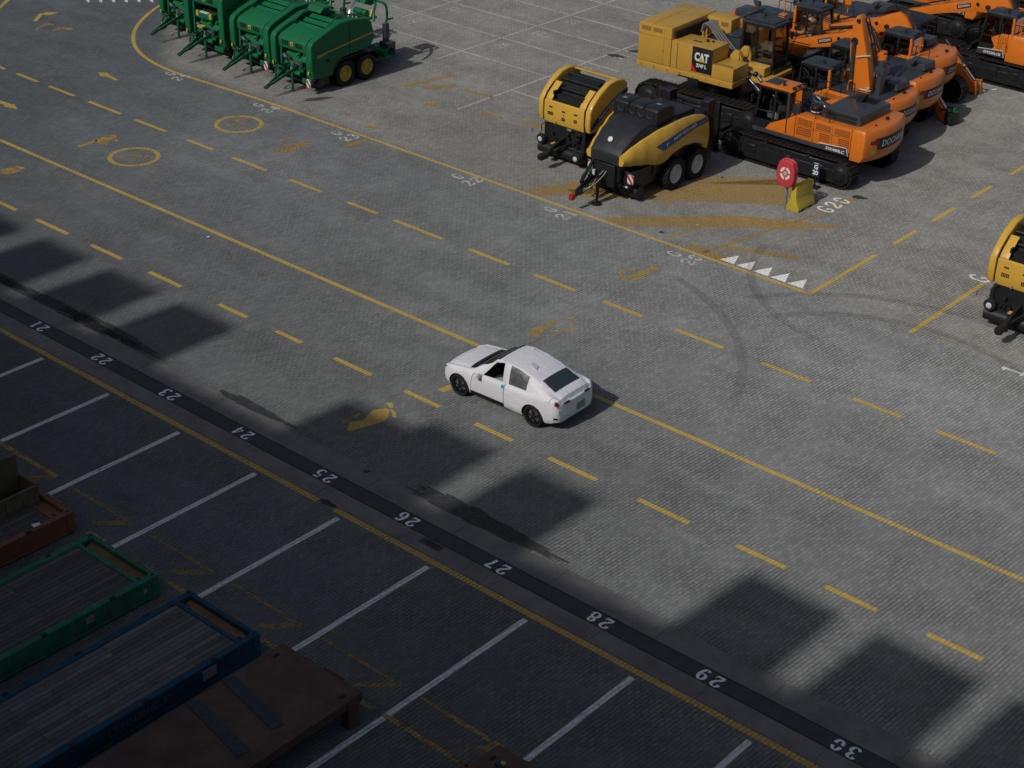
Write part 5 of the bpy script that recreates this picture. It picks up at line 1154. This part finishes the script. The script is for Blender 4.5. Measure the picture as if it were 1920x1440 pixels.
fr = thing('lifting_frame', (-34.9,52.2,0), 'black steel frame with a long top pipe, between the square baler and the ochre excavator', 'steel frame')
m = MB(); m.cyl((-2.3,.75,1.45),(.45,.15,1.55),.09,n=12); m.build('top_pipe', MT['satin'], fr)
m = MB(); m.bar((-2.2,.7,.5),(.5,.1,.5),.14,.30); m.bar((-2.2,1.3,.5),(.5,.7,.5),.14,.30); m.bar((-2.1,.7,.95),(1.1,.05,1.0),.10,.16); m.build('beam', MT['satin'], fr, bev=.012, seg=1)
for px_, py_, h_ in ((-2.2,.72,1.5),(-1.0,.45,1.4),(.45,.12,1.75),(1.15,-.15,2.0)):
    m = MB(); m.box(px_-.09,px_+.09,py_-.09,py_+.09,0,h_); m.box(px_-.16,px_+.16,py_-.16,py_+.16,0,.05); m.build('post', MT['satin'], fr, bev=.012, seg=1)
m = MB(); m.box(-1.9,.9,.2,1.2,.62,.66); m.cyl((.1,-.05,.9),(.1,.35,.9),.20,n=16); m.cyl((-1.5,.35,.95),(-1.5,.75,.95),.16,n=14); m.build('floor_plate', MT['black'], fr)

# upright stick with its bucket cylinder, standing beside the second machine
rs = thing('excavator_stick', (-30.3,56.3,1.2), 'orange stick standing upright above the guarded cab, bucket cylinder on its flank', 'excavator arm')
m = MB(); P = [(-.42,3.20),(-.36,3.78),(-.26,3.96),(-.14,3.98),(-.04,3.86),(.12,3.30),(.42,2.40),(.66,1.4),(.74,.75),(.62,.45),(.25,.42),(.05,.75),(-.22,1.6),(-.36,2.4)]
m.prism(P,'y',-.20,.20); sb = m.build('stick', MT['orange'], rs, bev=.03)
m = MB(); m.cyl((-.20,-.30,3.02),(-.20,-.14,3.02),.13,n=14); m.build('pin', MT['satin'], rs); m = MB(); m.cyl((-.14,-.26,3.80),(-.14,.26,3.80),.08,n=12); m.build('pin', MT['satin'], rs)
m = MB(); m.cyl((-.20,-.29,2.98),(-.12,-.29,1.1),.075,n=12); m.cyl((-.12,-.29,1.1),(-.08,-.29,.5),.045,n=10); m.build('bucket_cylinder', MT['charcoal'], rs)
m = MB(); m.tube(cr([(.02,.0,3.9),(.30,.05,3.2),(.62,.05,2.2),(.80,.05,1.2)],5), .035, 7); m.tube(cr([(.10,.1,3.9),(.38,.12,3.2),(.70,.12,2.2),(.88,.1,1.2)],5), .03, 7); m.build('hoses', MT['satin'], rs)
m = MB(); m.cyl((-.05,-.24,2.42),(.55,-.24,2.60),.035,n=10); m.cyl((.15,-.24,1.2),(.75,-.24,1.25),.03,n=10); m.lathe([(.001,-.1),(.07,-.07),(.07,.07),(.001,.1)],(.62,-.24,1.28),'z',12); m.build('wrapped_pipe', MT['ivory'], rs)
m = MB(); m.box(.85,1.05,-.1,.25,-.1,2.4); m.box(.75,1.15,-.15,.3,1.9,2.2); m.build('mast_rail', MT['charcoal'], rs, bev=.02)
m = MB(); m.cyl((.3,0,-.75),(.3,0,.55),.16,n=12); m.build('stand', MT['satin'], rs)

# detached sticks resting tip-down between the counterweights
def loose_stick(loc, rz, label, tip):
    r = thing('excavator_stick', loc, label, 'excavator arm', 'excavator arms resting on the ground', rz)
    m = MB(); m.prism([(-1.9,1.55),(-1.75,1.80),(-1.35,1.75),(.0,.42),(.12,.20),(.02,.08),(-.18,.10),(-1.0,.62),(-1.85,1.30)],'y',-.17,.17); m.build('stick', MT['orange'], r, bev=.025)
    m = MB(); m.cyl((-1.75,.0,1.98),(-.75,.0,1.15),.095,n=12); m.box(-.9,-.6,-.12,.12,.85,1.1); c_ = m.build('bucket_cylinder', MT['satin'], r, bev=.01, seg=1)
    m = MB(); m.cyl((-.75,.0,1.15),(-.1,.0,.62),.045,n=10); m.build('rod', MT['chrome'], c_)
    m = MB(); 
    for s in (-1,1): m.bar((-.20,s*.21,.58),(.12,s*.21,.62),.10,.05); m.bar((.10,s*.21,.66),(.15,s*.21,.02),.13,.05)
    m.build('link', MT['orange' if tip == 'plain' else 'satin'], r, bev=.015)
    if tip != 'plain':
        m = MB(); m.box(.05,.42,-.26,.26,.05,.50); m.cyl((.2,-.3,.30),(.2,.3,.30),.08,n=10); m.cyl((.35,-.28,.14),(.35,.28,.14),.08,n=10); m.build('quick_coupler', MT['satin'], r, bev=.03)
        m = MB(); m.box(.20,.30,.05,.15,.5,.68); m.box(.30,.40,.10,.2,.28,.55); m.build('coupler_lock', MT['green'], r, bev=.01)
    return r
loose_stick((-28.75,61.30,0), R(-8), 'orange stick with a black quick coupler, resting on the paving behind the third machine', 'coupler')
loose_stick((-29.55,65.35,0), R(-4), 'orange stick ending in an orange link, resting behind the rounded counterweight', 'plain')

# ------------------------------------------------------------------ ochre excavator facing right, boom removed
def ochre():
    r = thing('excavator', (-36.95,56.12,0), 'large ochre excavator without boom, with tall engine house and black cab', 'excavator', rz=R(3.0))
    K = MT['cat']
    track(r,-2.15,3.75,-2.28,-1.62,1.22,-1,.24); track(r,-2.15,3.75,1.62,2.28,1.22,1,.24)
    m = MB(); m.box(-.9,1.8,-1.7,1.7,.5,.95); m.cyl((.5,0,.9),(.5,0,1.62),.9,n=28); m.build('car_body', MT['satin'], r, bev=.03)
    m = MB(); m.prism([(-2.52,1.60),(2.05,1.60),(2.05,1.86),(-2.52,1.86)],'y',-1.70,1.70); m.build('deck', K, r, bev=.03)
    # tall engine house, L-shaped with a recess
    m = MB(); m.box(-2.50,-.92,-1.69,1.69,1.87,3.46); hs = m.build('engine_house', K, r, bev=.06)
    m = MB(); m.box(-.91,.25,.95,1.69,1.87,3.44); m.build('side_house', K, r, bev=.05)
    for s in (-1,1):
        vents(hs, -2.36,-1.92, s*1.69, 3.16, 3.34, 5, 'cat_dk'); vents(hs, -1.80,-1.36, s*1.69, 3.16, 3.34, 5, 'cat_dk')
    m = MB(); m.box(-.70,-.35,.943,.952,3.12,3.30); m.box(-.22,.12,.943,.952,3.12,3.30); m.build('vent_grille', MT['cat_dk'], hs)
    m = MB(); m.box(-2.5,-.92,-1.697,-1.69,2.98,2.99); m.box(-1.27,-1.26,-1.697,-1.69,1.9,3.4); m.box(-2.1,-1.2,.2,.21,3.462,3.466); m.box(-1.9,-1.89,-1.6,1.6,3.462,3.466); m.box(-1.35,-1.26,-1.70,-1.69,2.42,2.46); m.build('panel_seam', MT['cat_dk'], hs)
    m = MB(); m.box(-.91,.0,-1.64,.94,1.87,2.75); m.box(-.90,.2,-1.66,-.55,2.75,3.0); m.build('pump_cover', K, r, bev=.04)
    m = MB(); m.box(-.90,-.80,-1.5,.9,2.78,3.30); m.box(-.5,.3,-.35,.75,2.4,2.80); m.build('air_intake', MT['dark'], r)
    m = MB(); m.box(-.905,1.02,-1.68,-.42,1.87,2.99); bx = m.build('side_cabinet', K, r, bev=.03)
    m = MB(); m.box(.10,1.03,-1.70,-1.675,1.95,2.97); lp = m.build('logo_panel', MT['black'], bx, bev=.01)
    lettering('CAT', .46, (.55,-1.705,2.56),(1,0,0),(0,0,1), MT['white'], lp, bold=.022, width=.66)
    m = MB(); m.add([(.36,-1.712,2.39),(.74,-1.712,2.39),(.55,-1.712,2.58)],[(0,1,2)]); m.build('yellow_triangle', MT['rim_y'], lp)
    lettering('374F L', .20, (.56,-1.705,2.22),(1,0,0),(0,0,1), MT['white'], lp, bold=.008, width=.48)
    m = MB(); m.add([(.10,-1.704,2.30),(.10,-1.704,2.02),(.16,-1.704,1.95),(.36,-1.704,1.95)],[(0,1,2,3)]); m.build('red_flash', MT['redp'], lp)
    m = MB(); m.box(-.62,-.60,-1.686,-1.68,1.9,2.95); m.box(.1,.104,-1.686,-1.68,1.87,2.0); m.cyl((.3,-.9,2.99),(.3,-.9,3.08),.06,n=10); m.cyl((.5,-.8,2.99),(.5,-.8,3.05),.05,n=10); m.box(-.2,.2,-1.2,-1.1,2.99,3.01); m.build('cap', MT['satin'], bx)
    m = MB(); m.box(1.04,2.03,-1.68,-.48,1.87,2.40); fb = m.build('front_box', K, r, bev=.03)
    m = MB(); m.tube([(1.15,-1.6,2.40),(1.15,-1.6,2.47),(1.95,-1.6,2.47),(1.95,-1.6,2.40)], .012, 6); m.box(-.5,.5,-1.705,-1.69,1.60,1.66); m.build('handrail', MT['satin'], fb)
    m = MB(); 
    for i in range(7): m.box(-2.3+.62*i,-2.24+.62*i,-1.712,-1.70,1.68,1.76)
    m.build('deck_clip', MT['cat_dk'], r)
    # boom foot brackets and hoses
    m = MB()
    for y in (-.30,.42):
        m.prism([(.95,1.86),(1.65,1.86),(1.62,2.45),(1.45,2.72),(1.25,2.72),(1.05,2.45)],'y',y-.09,y+.09); m.cyl((1.35,y-.16,2.48),(1.35,y+.16,2.48),.20,n=18)
    m.box(2.0,2.9,-.5,1.6,1.66,1.82); m.box(1.7,2.6,-.2,.35,1.86,2.2); m.build('boom_bracket', K, r, bev=.02)
    m = MB(); m.cyl((-.35,-.05,2.9),(-.35,.25,2.9),.10,n=12); m.box(-.50,-.28,-.05,.35,2.7,3.25); m.build('hose_bracket', K, r, bev=.02)
    for i in range(4):
        y = -.24+.17*i
        m = MB(); m.tube(cr([(-.42,y,3.1),(-.34,y,3.42),(-.12,y,3.44),(.35,y-.02,3.02),(.95,y-.05,2.55),(1.45,y-.08,2.20),(1.62,y-.08,1.95),(1.58,y-.05,1.70)],6), .042, 8); m.build('hose', MT['hose'], r)
    m = MB(); m.cyl((1.75,-.3,2.0),(2.5,-.35,1.95),.07,n=10); m.cyl((1.8,.1,2.15),(2.4,.2,2.1),.06,n=10); m.build('steel_pipe', MT['steel'], r)
    m = MB(); m.box(.30,1.0,.5,1.69,1.87,2.95); m.box(.3,.95,.45,1.66,2.95,3.0); m.build('dark_house', MT['slate'], r, bev=.03)
    # cab, built front-first and turned to face +x
    before = set(C.objects); cab(r, -2.62, -1.05, -1.62, -.42, 2.0, 3.76, 'slate', 'satin', slant=.10)
    for o in set(C.objects)-before:
        if o.parent == r: o.rotation_euler = (0,0,math.pi)
    m = MB(); m.tube([(1.15,.38,3.85),(2.35,.38,3.85)], .02, 6); m.tube([(1.2,1.66,3.85),(2.4,1.66,3.85)], .02, 6); m.tube([(2.6,1.7,2.2),(2.85,1.75,3.2),(2.80,1.70,3.5)], .02, 6); m.lathe([(.001,-.05),(.16,-.04),(.16,.04),(.001,.05)],(2.85,1.72,3.55),'x',16); m.tube([(2.7,1.3,1.9),(2.75,1.3,2.8),(2.7,.6,2.9)], .02, 6)
    m.build('cab_rails', MT['satin'], r)
    m = MB(); m.box(1.0,2.75,.36,1.72,1.66,1.98); m.build('cab_base', MT['satin'], r, bev=.02)
ochre()

# ------------------------------------------------------------------ lifebuoy case on its post, yellow barrier, bay sign
r = thing('lifebuoy_stand', (-28.63,49.05,0), 'red lifebuoy case with white ring segments on a grey post', 'lifebuoy case')
m = MB(); m.box(-.04,.04,-.03,.03,0,1.9); m.build('post', MT['galv'], r, bev=.008)
oct_ = [(-.20,.93),(.20,.93),(.32,1.05),(.37,1.30),(.36,1.62),(.28,1.85),(.16,1.93),(-.16,1.93),(-.28,1.85),(-.36,1.62),(-.37,1.30),(-.32,1.05)]
m = MB(); m.prism(oct_,'y',-.24,-.10); cs = m.build('case', MT['red'], r, bev=.05, seg=3)
m = MB(); m.prism([(x*1.03,1.43+(z-1.43)*1.03) for x,z in oct_],'y',-.095,.02); m.build('back_shell', MT['red'], r, bev=.04, seg=3)
m = MB()
for q in range(4):
    a = arcpts(0,1.44,.215,.235,q*90+8,q*90+82,10); b = arcpts(0,1.44,.125,.14,q*90+11,q*90+79,10)
    m.loft([[(p[0],-.246,p[1]),(o[0],-.246,o[1])] for p,o in zip(a,b)], caps=False, closed=False)
m.build('ring_segments', MT['white'], cs)
m = MB(); c_ = arcpts(0,1.44,.075,.085,0,360,20)[:-1]; m.add([(x,-.246,z) for x,z in c_],[list(range(len(c_)))]); m.build('centre_sticker', MT['ivory'], cs)
r = thing('barrier', (-28.34,49.62,0), 'yellow plastic road barrier behind the lifebuoy post', 'barrier')
m = MB(); P = [(-.27,.0),(.27,.0),(.27,.14),(.20,.26),(.115,.52),(.095,.94),(-.095,.94),(-.115,.52),(-.20,.26),(-.27,.14)]
m.loft([[(x,y,z) for x,z in P] for y in (-.56,.56)]); b_ = m.build('barrier_body', MT['barrier'], r, bev=.02)
m = MB()
for y in (-.28,.22): m.box(-.273,.273,y-.11,y+.11,-.0,.075)
m.build('fork_slot', MT['dark'], b_)
r = thing('bay_sign', (-28.95,51.55,0), 'small navy sign reading G 20 in front of the crawler track', 'sign')
m = MB(); m.box(-.03,.03,-.02,.02,0,.75); m.box(-.2,.2,-.15,.15,0,.05); m.build('post', MT['satin'], r, bev=.006)
m = MB(); m.box(-.16,.16,-.05,-.02,.45,.98); pl = m.build('plate', MT['signblue'], r, bev=.03)
lettering('G', .23, (.01,-.054,.82),(1,0,0),(0,0,1), MT['white'], pl, bold=.010); lettering('20', .23, (.0,-.054,.60),(1,0,0),(0,0,1), MT['white'], pl, bold=.010)
m = MB(); m.box(-.10,.12,-.052,-.05,.955,.975); m.build('white_bar', MT['white'], pl)

# ------------------------------------------------------------------ flat racks on the quay, far end at the origin, running towards -y
def flat_rack(loc, label, mat, deck, w=2.44, L=12.19, h=.60, code=None, plaque=None, pan=True, rz=0.0):
    r = thing('flat_rack', loc, label, 'flat rack', 'flat racks laid side by side on the quay', rz)
    a = w/2
    m = MB()
    for s in (-1,1):
        m.box(s*a,s*(a-.17),-L,-.0,h-.08,h); m.box(s*(a-.02),s*(a-.06),-L,0,.10,h-.08); m.box(s*(a),s*(a-.20),-L,0,.03,.10)
    for y in (-.12,-.55,-L+.5): m.box(-a+.17,a-.17,y,y+.12,.05,h-.002)
    for i in range(1,12): m.box(-a+.1,a-.1,-i*L/12-.05,-i*L/12+.05,.10,h-.16)
    f = m.build('frame', MT[mat], r, bev=.012, seg=1)
    for s in (-1,1):
        for y in (-.20,-L):
            m = MB(); m.box(s*(a+.006),s*(a-.19),y,y+.206,-.0,h+.015); cc = m.build('corner_casting', MT[mat], r, bev=.03)
            if y > -1: m = MB(); m.box(s*(a-.13),s*(a-.05),-.15,-.06,h+.014,h+.018); m.build('twistlock_hole', MT['dark'], cc)
        m = MB(); m.box(s*(a-.20),s*(a-.30),-.50,-.36,h-.2,h-.02); m.build('end_slot', MT['dark'], r)
        for i in range(6): m = MB(); m.box(s*(a+.002),s*(a-.10),-1.35-i*1.85,-1.20-i*1.85,h-.03,h+.004); m.build('lashing_slot', MT['dark'], r)
    if pan:
        m = MB(); m.box(-a+.19,a-.19,-.44,-.13,h-.22,h-.12); m.build('end_pan', MT['rustpan'], r)
    m = MB(); m.box(-a+.172,a-.172,-L+.4,-.56,h-.10,h-.025); m.build('deck', MT[deck], r)
    if code:
        lettering(code, .26, (a+.022,-3.4,.36),(0,1,0),(0,0,1), MT['hose'], r, width=1.5)
    for (y, z, wy, hz) in (plaque or []):
        m = MB(); m.box(a-.02,a+.004,y-wy/2,y+wy/2,z-hz/2,z+hz/2); m.build('plaque', MT['galv'], r, bev=.004, seg=1)
    return r
flat_rack((-27.93,19.22,0), 'green flat rack with weathered plank deck between the orange and blue ones', 'rack_green', 'planks', w=2.52, plaque=[(-1.95,.38,.24,.17),(-.4,.33,.1,.1)])
flat_rack((-24.48,19.32,0), 'blue flat rack with grey plank deck and a white plaque on its side', 'rack_blue', 'planks2', w=2.40, code='CRTU420187-3', plaque=[(-1.45,.36,.38,.26),(-6.0,.33,.3,.2)])
ob_ = flat_rack((-31.5,19.50,0), 'orange rusted flat rack carrying an open timber crate', 'rack_orange', 'planks', w=2.46)
m = MB(); m.add([(.98,-1.05,.622),(1.14,-1.08,.624),(1.16,-.90,.624),(1.05,-.86,.622)],[(0,1,2,3)]); m.add([(.98,-1.05,.617),(1.14,-1.08,.617),(1.16,-.90,.617),(1.05,-.86,.617)],[(3,2,1,0)]); m.build('paper_sheet', MT['white'], ob_)
m = MB(); m.box(-.2,.5,-.06,.10,.30,.50); m.box(.1,.75,-.02,.06,.35,.62); m.build('end_hinge', MT['rack_orange'], ob_, bev=.02)
def bolster(loc, label, w=2.44, L=12.19, h=.78):
    r = thing('flat_rack', loc, label, 'flat rack', 'flat racks laid side by side on the quay'); a = w/2
    m = MB(); m.box(-a,a,-L,0,h-.07,h); dk = m.build('deck', MT['rust'], r, bev=.012)
    m = MB()
    for s in (-1,1): m.box(s*(a-.30),s*(a-.42),-L+.6,-.5,.28,h-.07); m.box(s*(a-.02),s*(a-.07),-L,-0.0,h-.24,h-.07)
    for i in range(13): m.box(-a+.05,a-.05,-.5-i*.9,-.42-i*.9,h-.22,h-.07)
    m.build('frame', MT['rust'], r, bev=.01, seg=1)
    for s in (-1,1):
        for y in (-.42,-L+.1):
            m = MB(); m.box(s*a,s*(a-.22),y,y+.32,0,h-.07); m.build('leg', MT['rust'], r, bev=.02)
    for s in (-1,1): m = MB(); m.box(s*(a-.24),s*(a-.16),-.46,-.30,h,h+.004); m.build('slot', MT['dark'], dk)
    m = MB(); m.box(-.55,-.35,.0,.05,h-.25,h-.04); m.build('end_lug', MT['dark'], r)
    m = MB(); m.box(.05,.62,-.0,.06,h-.22,h+.02); m.build('end_hinge', MT['rust'], r, bev=.02)
    return r
rb = bolster((-21.25,19.28,0), 'rusty brown deck on legs beside the blue flat rack')
m = MB()
for cx, cy in ((-.25,-1.75),(-.15,-2.75)): m.obox((cx,cy,.786),(2.0,.30,.02),Matrix.Rotation(R(-10),3,'Z'))
m.build('rubber_strip', MT['patch'], rb)
rb2 = bolster((-15.65,19.98,0), 'brown deck corner with a small blue and yellow scrap lying on it')
m = MB(); m.sphere((-.72,-.42,.84),.055); m.build('yellow_scrap', MT['rim_y'], rb2); m = MB(); m.box(-.86,-.70,-.52,-.40,.78,.86); m.build('blue_scrap', MT['rack_blue'], rb2, bev=.02)
# open timber crate on the orange rack
r = thing('crate', (-32.05,18.62,.59), 'open timber crate with one tall side standing on the orange flat rack', 'crate')
def planked(m, p0, p1, z0, z1, th):
    p0 = Vector((*p0,0)); p1 = Vector((*p1,0)); d = (p1-p0); L = d.length; d.normalize(); n = max(1,int(L/.42)); q = Matrix.Rotation(math.atan2(d.y,d.x),3,'Z')
    for i in range(n): m.obox(p0+d*(L*(i+.5)/n)+Vector((0,0,(z0+z1)/2)), (L/n-.012,th,z1-z0), q)
for p0, p1, z1 in (((.75,-1.3),(.75,.62),.46),((-1.0,.62),(.75,.62),.46),((-1.0,-1.3),(.75,-1.3),.46),((-1.0,-1.3),(-1.0,.62),.46)):
    m = MB(); planked(m,p0,p1,.0,z1,.04); s_ = m.build('crate_side', MT['crate'], r, bev=.004, seg=1)
    m = MB(); m.bar((*p0,z1-.03),(*p1,z1-.03),.07,.07); m.build('top_batten', MT['crate'], s_)
m = MB(); planked(m,(-.10,-.55),(-.02,.60),.03,1.05,.045); m.bar((-.10,-.55,1.02),(-.02,.60,1.02),.07,.05); tag(m.build('tall_panel', MT['crate'], r, bev=.004, seg=1), 'tall loose side panel leaning inside the crate')
m = MB(); m.box(-1.0,.75,-1.3,.62,.0,.03); m.build('crate_floor', MT['dark'], r)

# ------------------------------------------------------------------ the ship alongside: it carries the camera and shades the quay
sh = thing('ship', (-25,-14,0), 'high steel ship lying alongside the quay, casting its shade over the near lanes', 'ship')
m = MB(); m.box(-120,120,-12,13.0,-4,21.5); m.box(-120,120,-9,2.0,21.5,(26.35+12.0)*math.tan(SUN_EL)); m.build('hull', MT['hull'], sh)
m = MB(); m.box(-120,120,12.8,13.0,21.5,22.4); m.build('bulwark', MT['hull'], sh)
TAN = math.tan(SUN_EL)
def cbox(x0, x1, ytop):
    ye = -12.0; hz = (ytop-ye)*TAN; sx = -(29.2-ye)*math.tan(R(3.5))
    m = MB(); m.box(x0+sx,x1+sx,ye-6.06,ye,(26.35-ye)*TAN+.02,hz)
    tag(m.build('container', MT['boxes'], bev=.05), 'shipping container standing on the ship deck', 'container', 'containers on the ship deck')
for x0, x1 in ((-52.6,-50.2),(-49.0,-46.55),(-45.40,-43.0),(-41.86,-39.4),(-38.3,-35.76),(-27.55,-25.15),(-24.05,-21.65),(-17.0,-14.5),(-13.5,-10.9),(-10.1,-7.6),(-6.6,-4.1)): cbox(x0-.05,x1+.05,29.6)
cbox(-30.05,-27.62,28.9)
